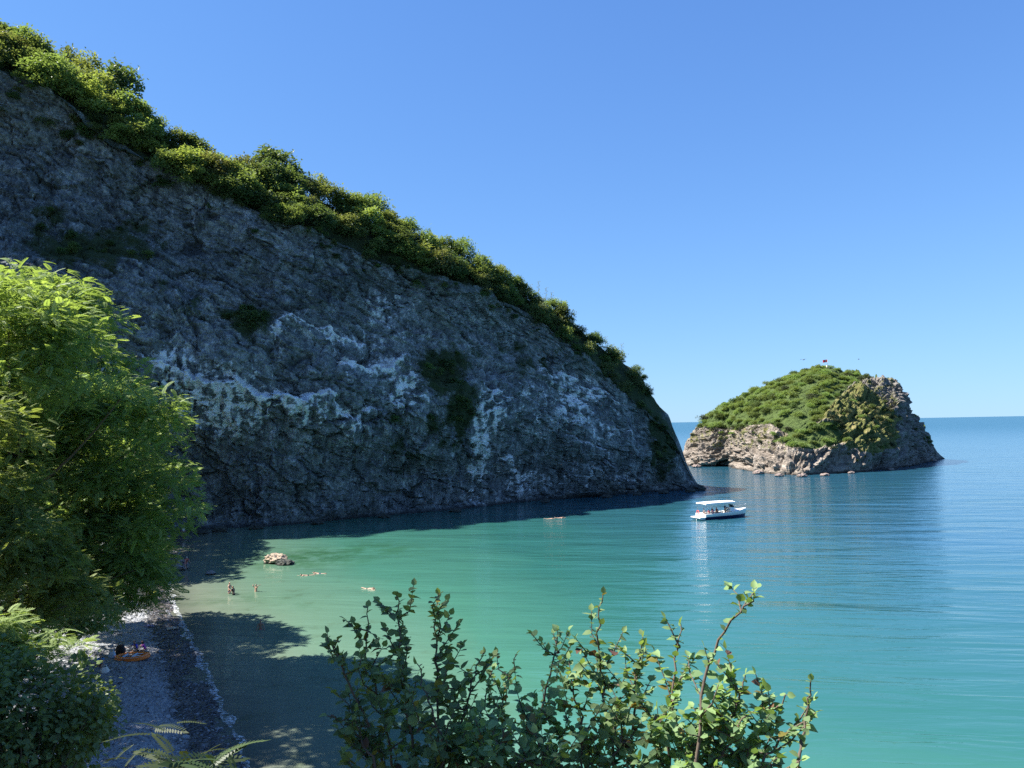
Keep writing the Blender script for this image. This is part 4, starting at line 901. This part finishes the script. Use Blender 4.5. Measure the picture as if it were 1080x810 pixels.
# on the beach beside the dinghy
g=gp(143,688); person((g[0],g[1]+.2,g[2]-.02),-30,'person in deep blue top sitting on the pebbles behind the orange dinghy',pel=.12,lean=18,thigh=(100,108),knee=(105,110),arm=((60,12,30),(55,10,30)),top=BLU,bottom=BLK,H=1.7)
g=gp(150,688.5); person((g[0]+.15,g[1]+.3,g[2]-.02),-70,'person in purple top sitting beside the one in deep blue',pel=.12,lean=25,thigh=(95,105),knee=(95,110),arm=((65,12,25),(60,10,30)),top=PUR,bottom=GRYC,H=1.65,tan=1,long_hair=True)
g=gp(107,703); person((g[0],g[1],g[2]-.02),10,'person in bright blue top sitting on the pebbles near the dark bush',pel=.12,lean=20,thigh=(90,102),knee=(90,106),arm=((55,14,30),(60,10,40)),top=CYA,bottom=NAV,hair=M_HAIRB,H=1.7)
# ------------------------------------------------------------------ dinghy and beach things
M_ORG=plain('orange rubber',(.92,.24,.04),.4,0,.06); M_LBL=plain('pale blue rubber',(.45,.58,.75),.45,0,.08); M_DGR=plain('dark rubber',(.03,.03,.035),.5)
g=gp(139.5,695); root=empty('inflatable_dinghy',(g[0],g[1],g[2]-.03),R(4)); root.scale=(.93,1.1,.85); tag(root,'orange inflatable dinghy with pale blue inside pulled up on the shaded pebbles','dinghy')
ang=np.linspace(0,2*math.pi,41); sx=1.12*np.cos(ang); sx=np.where(sx>0,sx*1.05,sx); sy=.60*np.sin(ang)*(1-.25*np.clip(np.cos(ang),0,1)**3); sz=.19+.10*np.clip(np.cos(ang),0,1)**3
for nm,dz,sc_,r in (('lower_tube',-.06,1.0,.125),('upper_tube',.09,.97,.11)):
    m=MB(); m.tube(np.stack([sx*sc_,sy*sc_,sz+dz],1),r,10); m.build(nm,M_ORG,root,True)
m=MB(); V=[(0,0,.10)]+[(x*.92,y*.9,.10) for x,y in zip(sx,sy)]; m.add(V,[(0,i,i+1) for i in range(1,41)]); m.build('floor',M_LBL,root)
m=MB(); m.tube([(.15,-.42,.27),(.15,0,.29),(.15,.42,.27)],.10,9); m.build('seat',M_LBL,root,True)
m=MB(); m.tube([(-.55,-.42,.27),(-.55,0,.28),(-.55,.42,.27)],.085,9); m.build('seat',M_LBL,root,True)
m=MB(); m.tube(np.stack([sx*1.06,sy*1.2,sz+.14],1)[2:39],.012,4); m.build('grab_rope',WH,root,True)
for s in (-1,1):
    m=MB(); m.tube([(-.75,s*.12,.33),(.35,s*.2,.36)],.016,6); m.box((.5,s*.215,.36),(.34,.12,.02),.07); m.build('paddle',WH,root)
def bag(name,px,py,size,mat,label,handle=True,rz=0.0):
    g=gp(px,py); root=empty(name,g,rz); tag(root,label,'bag'); sx,sy,sz=size; m=MB()
    for k,(z,f) in enumerate(((0,.88),(.25,1.04),(.6,1.0),(.9,.8),(1.0,.62))): pass
    V=[];n=14
    for z,f in ((0,.85),(.2,1.05),(.55,1.0),(.85,.82),(1.0,.5),(1.02,.05)):
        a=np.linspace(0,2*math.pi,n,endpoint=False); pw=lambda t:np.sign(t)*np.abs(t)**.6
        w=1+.07*np.sin(a*3+z*5); V.append(np.stack([pw(np.cos(a))*sx*f*w*.5,pw(np.sin(a))*sy*f*w*.5,np.full(n,z*sz)],1))
    F=[(i*n+k,i*n+(k+1)%n,(i+1)*n+(k+1)%n,(i+1)*n+k) for i in range(5) for k in range(n)]; m.add(np.concatenate(V),F); m.build('body',mat,root,True)
    if handle:
        for s in (-1,1):
            m=MB(); t_=np.linspace(0,math.pi,9); m.tube(np.stack([np.cos(t_)*sx*.26,np.full(9,s*sy*.12),sz*.97+np.sin(t_)*sz*.38],1),.014,5); m.build('handle',mat,root,True)
bag('beach_bag',127,690,(.6,.42,.62),BLK,'big black beach bag standing at the stern of the orange dinghy')
bag('beach_bag',110.5,710,(.5,.34,.36),WH,'white beach bag on the pebbles in front of the person in bright blue',True,.4)
bag('beach_bag',118,694,(.48,.32,.42),M_LBL,'pale blue bag between the person in bright blue and the dinghy',True,.2)
# crumpled cloths
def towel(px,py,w,l,mat,label,rz,seed):
    g=gp(px,py); n=16; u=np.linspace(-.5,.5,n); A,B=np.meshgrid(u,u,indexing='ij'); P3=np.stack([A.ravel()*4+seed,B.ravel()*4,A.ravel()*0],1)
    z=.05+.10*np.abs(fbm(P3,3)).reshape(n,n)*2; ed=fbm(P3*.7+3,2).reshape(n,n)*.16; m=MB()
    V=np.stack([A*w+ed,B*l+ed*.6,z],-1).reshape(-1,3); Vb=V-[0,0,.03]; F=grid_faces(n,n); m.add(V,F); m.add(Vb,F[:,::-1])
    o=m.build('towel',mat,None,True); o.location=[float(k) for k in g]; o.rotation_euler=(0,0,rz); tag(o,label,'towel')
towel(182,664,.75,.5,TAN_,'crumpled beige towel lying near the wet edge of the pebbles',.3,1)
towel(157,661,.6,.3,cloth('lilac',(.45,.38,.55)),'small lilac towel on the pebbles beyond the dinghy',.1,2)
towel(122,666,.9,.3,WH,'white towel on the pebbles below the trees, beyond the dinghy',-.2,3)
g=gp(162,627); root=empty('swim_float',g,.3); tag(root,'small yellow green swim float lying on the far pebbles by the trees','swim float')
ang=np.linspace(0,2*math.pi,25); m=MB(); m.tube(np.stack([.34*np.cos(ang),.30*np.sin(ang),.13+0*ang],1),.13,10); m.build('ring',plain('yellow rubber',(.62,.66,.10),.4,0,.05),root,True)
m=MB(); m.tube([(.2,.2,.24),(.24,.24,.30)],[.03,.02],6); m.build('valve',WH,root,True)
# ------------------------------------------------------------------ rocks
def rock(px,py,size,label,mat,seed,name='rock',water=True,sink=.25):
    p=on_water(px,py) if water else gp(px,py); m=MB(); n1,n2=40,24
    th=np.linspace(0,2*math.pi,n1,endpoint=False); ph=np.linspace(0,math.pi,n2); A,B=np.meshgrid(th,ph,indexing='ij')
    D_=np.stack([np.cos(A)*np.sin(B),np.sin(A)*np.sin(B),np.cos(B)],-1).reshape(-1,3)
    r=1+ (ridged(D_*1.3+seed,4)-.55)*.55+fbm(D_*3+seed*3,3)*.16; V=D_*r[:,None]*np.array(size)*.5; V[:,2]+=size[2]*(.5-sink)
    F=[]; 
    i=np.arange(n1); 
    for k in range(n2-1):
        F.append(np.stack([i*n2+k,i*n2+k+1,((i+1)%n1)*n2+k+1,((i+1)%n1)*n2+k],1))
    m.add(V,np.concatenate(F)); o=m.build(name,mat,None,False); o.location=[float(k) for k in p]; tag(o,label,'rock')
def rockmat(name,c0,c1):
    t=NT(name); p=t.pos(); n=t.noise(p,2.2,7,.7,.5); c=t.ramp(n,[(.3,c0),(.62,c1)])
    z=t.n('SeparateXYZ',{0:t.n('NewGeometry').outputs['Position']}).outputs[2]; c=t.mix(t.step(t.math('ADD',z,t.math('MULTIPLY',n,.3)),.42,.25),c,(.03,.028,.022))
    return t.done(t.n('BsdfPrincipled',{'Base Color':c,'Roughness':.85,'Normal':t.bump(n,.12,1.0)}))
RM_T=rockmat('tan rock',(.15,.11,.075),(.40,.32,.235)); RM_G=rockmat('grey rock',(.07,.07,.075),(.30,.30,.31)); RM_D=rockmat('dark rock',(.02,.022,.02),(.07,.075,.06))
rock(291,593.5,(2.6,2.0,1.45),'tan rock standing out of the shallows at the shadow edge',RM_T,1.3)
rock(300.5,595.5,(2.0,1.5,.8),'low dark rock touching the tan rock in the shallows',RM_D,2.1)
rock(222,606,(1.0,.8,.55),'small grey rock breaking the shaded water near the beach end',RM_G,3.7)
rock(187,601,(2.2,1.7,1.5),'grey boulder at the water edge beside the person in red',RM_G,4.4,'boulder',False)
rock(181,609,(1.1,1.0,.6),'lower dark boulder in front of the grey one at the water edge',RM_D,5.2,'boulder',False)
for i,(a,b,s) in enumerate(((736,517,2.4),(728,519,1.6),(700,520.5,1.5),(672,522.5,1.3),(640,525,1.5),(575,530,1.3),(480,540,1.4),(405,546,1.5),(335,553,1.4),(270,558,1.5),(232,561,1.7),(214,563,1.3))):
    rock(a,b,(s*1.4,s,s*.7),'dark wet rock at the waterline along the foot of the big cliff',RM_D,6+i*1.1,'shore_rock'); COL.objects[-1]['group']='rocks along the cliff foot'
for i,(a,b,s) in enumerate(((735,493,2.4),(800,500,2.6),(822,502.5,2.0),(846,503,2.2),(870,502,2.0),(898,499.5,1.6),(940,496,1.6),(985,486.5,1.8))):
    rock(a,b,(s*1.2,s*.7,s*.55),'pinkish rock in the water along the foot of the island',rockmat('pink rock',(.10,.075,.065),(.36,.28,.24)) if i==0 else bpy.data.materials['pink rock'],20+i*1.3,'island_rock'); COL.objects[-1]['group']='rocks along the island foot'
# loose stones of the beach: uncountable
rg=np.random.default_rng(9); n=26000; sy_=rg.uniform(22,96,n); k_=rg.integers(0,len(pts),n)
ii=rg.integers(0,len(pts),n); dd_=rg.uniform(-.2,13.5,n)*np.interp(pts[ii,1],[24,50,88,104],[.3,1,1,.4]); q=pts[ii]+nr[ii]*dd_[:,None]+rg.normal(0,.15,(n,2))
keep=(q[:,1]>20)&(q[:,1]<104); q=q[keep]; n=len(q); z=hill(q[:,0],q[:,1]); 
ang=np.arange(6)*math.pi/3; PV=np.concatenate([np.stack([np.cos(ang)*.5,np.sin(ang)*.36,ang*0],1),np.stack([np.cos(ang)*.34,np.sin(ang)*.25,ang*0+.24],1)]); PF=np.array([(i,(i+1)%6,6+(i+1)%6,6+i) for i in range(6)]+[(6,7,8,9),(6,9,10,11)])
dr=rand_dirs(n,rg)*np.array([1,1,.25]); mb=MB(); scatter(mb,np.column_stack([q,z-.01]),rotmats(dr,.25,rg),np.clip(rg.lognormal(-2.0,.45,n),.05,.5),PV,PF,np.clip(rg.normal(.45,.25,n)-.45*(dd_[keep]<2.1),0,1))
t=NT('loose stones'); a_=t.attr('tint'); c=t.ramp(a_,[(0,(.05,.048,.05)),(.25,(.18,.19,.21)),(.6,(.28,.295,.32)),(.9,(.35,.355,.36)),(1,(.44,.43,.41))])
M_ST=t.done(t.n('BsdfPrincipled',{'Base Color':c,'Roughness':.75})); o=mb.build('pebbles',M_ST,None,False,True); tag(o,'loose grey stones covering the beach','pebbles',kind='stuff')
# ------------------------------------------------------------------ tour boat
M_WHT=plain('white gelcoat',(.80,.80,.78),.3,0,.03); M_NVY=plain('navy hull paint',(.012,.022,.075),.3,0,.1); M_CAN=plain('white canopy',(.82,.82,.80),.6,0,.03); M_STL=plain('steel tube',(.6,.6,.6),.3,1); M_GLS=plain('tinted glass',(.03,.04,.05),.08); M_VIN=plain('bench vinyl',(.55,.5,.42),.5)
bp=on_water(761,546); BR=24
boat=empty('tour_boat',(bp[0],bp[1],0),R(BR)); tag(boat,'white tour boat with navy lower hull and flat white canopy, anchored off the cliff','boat')
def hb_w(x): return 1.35*np.clip(1-np.clip((x-.3)/4.5,0,1)**2.3,0.015,1)
def sheer(x): return .92+.42*np.clip((x+.5)/5,0,1)**2
stx=np.concatenate([np.linspace(-4.2,3.5,15),np.linspace(3.8,4.8,7)])
def loft(prof,name,mat,cap=True):
    m=MB(); S=[]
    for x in stx: S.append([(x+dx*max(0,(x-2)/2.8),y,z) for dx,y,z in prof(x)])
    S=np.array(S); k=S.shape[1]; m.add(S.reshape(-1,3),grid_faces(len(stx),k))
    Sm=S.copy(); Sm[...,1]*=-1; m.add(Sm.reshape(-1,3),grid_faces(len(stx),k)[:,::-1]); return m.build(name,mat,boat,True)
loft(lambda x:[(0.0,.0,-.35),(.0,hb_w(x)*.62,-.2),(.12,hb_w(x)*.86,.12),(.22,hb_w(x)*.91,.46)],'hull_bottom',M_NVY)
loft(lambda x:[(.22,hb_w(x)*.915,.455),(.3,hb_w(x)*.955,.5),(.4,hb_w(x)*.98,sheer(x)-.05),(.45,hb_w(x),sheer(x)),(.4,hb_w(x)*.9,sheer(x)+.03),(.4,hb_w(x)*.87,sheer(x)-.05)],'hull',M_WHT)
m=MB(); m.add([(-4.2,-.9,-.2),(-4.2,.9,-.2),(-4.2,1.33,.5),(-4.2,1.35,.92),(-4.2,-1.35,.92),(-4.2,-1.33,.5)],[(0,1,2,5)]); m.add([(-4.2,-1.33,.5),(-4.2,1.33,.5),(-4.2,1.35,.95),(-4.2,-1.35,.95)],[(0,1,2,3)]); m.box((-4.17,0,.72),(.1,2.66,.46)); m.build('transom',M_WHT,boat)
m=MB(); m.box((-4.75,0,.40),(1.1,2.5,.14)); m.box((-4.65,0,.22),(.9,2.3,.24),0,0); m.build('swim_platform',M_WHT,boat)
m=MB(); m.box((-5.0,.0,.62),(.32,.36,.5),0,0,.8); m.box((-5.05,0,.1),(.16,.14,.8)); m.build('outboard_motor',plain('motor cowl',(.7,.7,.7),.35),boat)
m=MB(); x_=np.linspace(-4.15,1.3,10); V=[];
for x in x_: V+=[(x,-hb_w(x)*.88,.42),(x,hb_w(x)*.88,.42)]
m.add(V,[(2*i,2*i+2,2*i+3,2*i+1) for i in range(9)]); m.build('cockpit_floor',M_WHT,boat)
m=MB(); x_=np.linspace(1.3,4.7,14); V=[]
for x in x_: 
    for f in (-.92,-.5,0,.5,.92): V.append((x+.4*max(0,(x-2)/2.8),hb_w(x)*f,sheer(x)+.02+.12*(1-f*f)*(1 if x<3.6 else .4)))
m.add(V,grid_faces(14,5)); V=[(1.3,-1.2,.42),(1.3,1.2,.42),(1.3,1.2,sheer(1.3)+.05),(1.3,-1.2,sheer(1.3)+.05)]; m.add(V,[(0,1,2,3)]); m.build('foredeck',M_WHT,boat,True)
m=MB(); m.box((1.75,0,1.35),(1.0,1.5,.62),0,0,.82); cs=m.build('console',M_WHT,boat)
m=MB(); m.add([(2.25,-.62,1.62),(2.25,.62,1.62),(1.95,.55,2.12),(1.95,-.55,2.12)],[(0,1,2,3)]); m.add([(2.23,-.62,1.62),(2.23,.62,1.62),(1.93,.55,2.12),(1.93,-.55,2.12)],[(3,2,1,0)]); m.build('windscreen',M_GLS,cs)
for s in (-1,1):
    m=MB(); m.box((-1.6,s*.98,.64),(4.4,.42,.42)); bn=m.build('bench',M_WHT,boat); m=MB(); m.box((-1.6,s*.97,.885),(4.3,.40,.07)); m.build('cushion',M_VIN,bn)
# canopy with slight camber
m=MB(); xs2=np.linspace(-4.1,1.9,13); ys2=np.linspace(-1.3,1.3,9); A,B=np.meshgrid(xs2,ys2,indexing='ij'); Zc=2.78-.10*(B/1.3)**2-.05*((A+1.1)/3)**2
m.add(np.stack([A,B,Zc],-1).reshape(-1,3),grid_faces(13,9)); m.add(np.stack([A,B,Zc-.07],-1).reshape(-1,3),grid_faces(13,9)[:,::-1])
ed=[(a,-1.3) for a in xs2]+[(1.9,b) for b in ys2[1:]]+[(a,1.3) for a in xs2[::-1][1:]]+[(-4.1,b) for b in ys2[::-1][1:]]
ed=np.array(ed); ez=2.78-.10*(ed[:,1]/1.3)**2-.05*((ed[:,0]+1.1)/3)**2
m.add(np.concatenate([np.column_stack([ed,ez+.02]),np.column_stack([ed,ez-.20])]),[(i,i+1,len(ed)+i+1,len(ed)+i) for i in range(len(ed)-1)]); m.build('canopy',M_CAN,boat)
for x in (-3.95,-1.1,1.7):
    for s in (-1,1):
        m=MB(); m.tube([(x,s*1.22,.9),(x+.03,s*1.2,2.7)],.025,6); m.build('post',M_STL,boat,True)
rl=[];
for x in np.linspace(1.9,4.75,9): rl.append((x+.4*max(0,(x-2)/2.8)+.08,-hb_w(x)*.93,sheer(x)+.52+.1*(x-2)/2.8))
rl=np.array(rl); full=np.concatenate([rl,rl[::-1]*[1,-1,1]]); m=MB(); m.tube(full,.022,6); rr_=m.build('bow_rail',M_STL,boat,True)
for i in range(0,9,2):
    for s in (1,-1):
        m=MB(); m.tube([rl[i]*[1,s,1],rl[i]*[1,s,1]-np.array([.1,0,.52])],.016,5); m.build('stanchion',M_STL,rr_,True)
m=MB(); m.tube([(1.2,0,2.78),(1.2,0,3.35)],.015,5); m.build('antenna',M_STL,boat,True)
m=MB(); t_=np.linspace(0,2*math.pi,21); m.tube(np.stack([0*t_-4.26,.7+.3*np.cos(t_),1.1+.3*np.sin(t_)],1),.06,8); m.build('lifebuoy',plain('lifebuoy red',(.6,.08,.05),.5),boat,True)
Mb=Matrix.Translation((bp[0],bp[1],0))@Matrix.Rotation(R(BR),4,'Z')
def onboat(x,y,z): return np.array(Mb@Vector((x,y,z)))
crew=[(-3.2,-.98,180,RED,NAV,M_HAIR,'passenger in red top seated nearest the stern on the near bench of the boat'),(-2.4,-.98,180,PNK,GRYC,M_HAIRB,'passenger in pink top seated second from the stern on the near bench'),(-1.5,-.98,180,cloth('rust',(.4,.12,.06)),BLK,M_HAIR,'passenger in rust brown top on the near bench under the canopy middle'),
 (-2.9,.98,0,WH,NAV,M_HAIR,'passenger in white top seated on the far bench near the stern'),(-1.2,.98,0,BLK,GRYC,M_HAIR,'passenger in black top seated on the far bench under the canopy'),(-.3,.98,0,cloth('maroon',(.22,.04,.05)),BLK,M_HAIRB,'passenger in maroon top seated on the far bench closest to the console')]
for i,(x,y,f,tp,bt,hr,lab) in enumerate(crew):
    person(onboat(x,y*.9,.92-.05),BR+f,lab,pel=.08,lean=4,thigh=(88,84),knee=(86,82),arm=((35,10,45),(30,12,50)),top=tp,bottom=bt,hair=hr,tan=i%2,H=1.68,headtilt=(-1)**i*6)
person(onboat(.85,.1,.42),BR+90,'person standing at the boat console in dark clothes and white cap',pel=.93,arm=((50,10,40),(45,10,45)),top=NAV,bottom=BLK,hat=WH,H=1.72)
# small white water around the swimmers
# ------------------------------------------------------------------ flag and birds
i_=np.argmin((npx-873)**2+(npy-387)**2+1e6*(~front)); fp=Pn[i_]
root=empty('flag_pole',(fp[0],fp[1],fp[2]-.2)); tag(root,'pole with a small red flag on the very top of the island','flag')
m=MB(); m.tube([(0,0,0),(0,0,3.0)],[.07,.05],6); m.build('pole',M_WHT,root,True)
m=MB(); m.box((0,0,.35),(1.3,1.1,.9),.2,0,.8); m.build('plinth',WH,root)
u=np.linspace(0,1,12); v_=np.linspace(0,1,7); A,B=np.meshgrid(u,v_,indexing='ij'); FW=1.7; V=np.stack([-A*FW+0*B,.18*np.sin(A*6)*A,2.0+B*.95-.2*A],-1).reshape(-1,3)
m=MB(); m.add(V,grid_faces(12,7)); fl=m.build('flag',cloth('flag red',(.62,.02,.03)),root,True)
m=MB(); 
for off in (-.035,.035):
    a1=np.linspace(.6,2*math.pi-.6,22); o1=np.stack([np.cos(a1)*.25,np.sin(a1)*.25],1); i1=np.stack([.07+np.cos(a1)*.2,np.sin(a1)*.2],1); cxy=np.array([-.65,2.42])
    def fz(q): x=-(q[:,0]+cxy[0])/FW; return np.column_stack([q[:,0]*-1+cxy[0],.18*np.sin(x*6)*x+off,q[:,1]+cxy[1]-.0])
    m.add(np.concatenate([fz(o1*[-1,1]),fz(i1*[-1,1])]),[(i,i+1,22+i+1,22+i) for i in range(21)])
m.build('crescent',WH,fl)
def bird(px,py,Y,label,rz):
    p=at_depth(px,py,Y); root=empty('gull',p,rz); tag(root,label,'bird')
    m=MB(); m.tube([(-.28,0,0),(-.12,0,.01),(.05,0,.02),(.2,0,.03),(.3,0,.02)],[.01,.07,.085,.05,.008],8); m.build('body',cloth('gull grey',(.12,.12,.13)),root,True)
    for s in (-1,1):
        m=MB(); V=[(.12,s*.05,.03),(-.06,s*.05,.03),(.10,s*.4,.17),(-.06,s*.4,.17),(-.06,s*.8,.08),(-.12,s*.8,.08)]; m.add(V,[(0,1,3,2),(2,3,5,4)]); m.add(np.array(V)-[0,0,.012],[(2,3,1,0),(4,5,3,2)]); m.build('wing',cloth('gull grey',(.12,.12,.13)),root)
bird(847.5,379.5,150,'dark gull flying above the island, left of the flag',.5)
bird(905.5,379,210,'fainter distant gull flying right of the flag above the island',-.4)
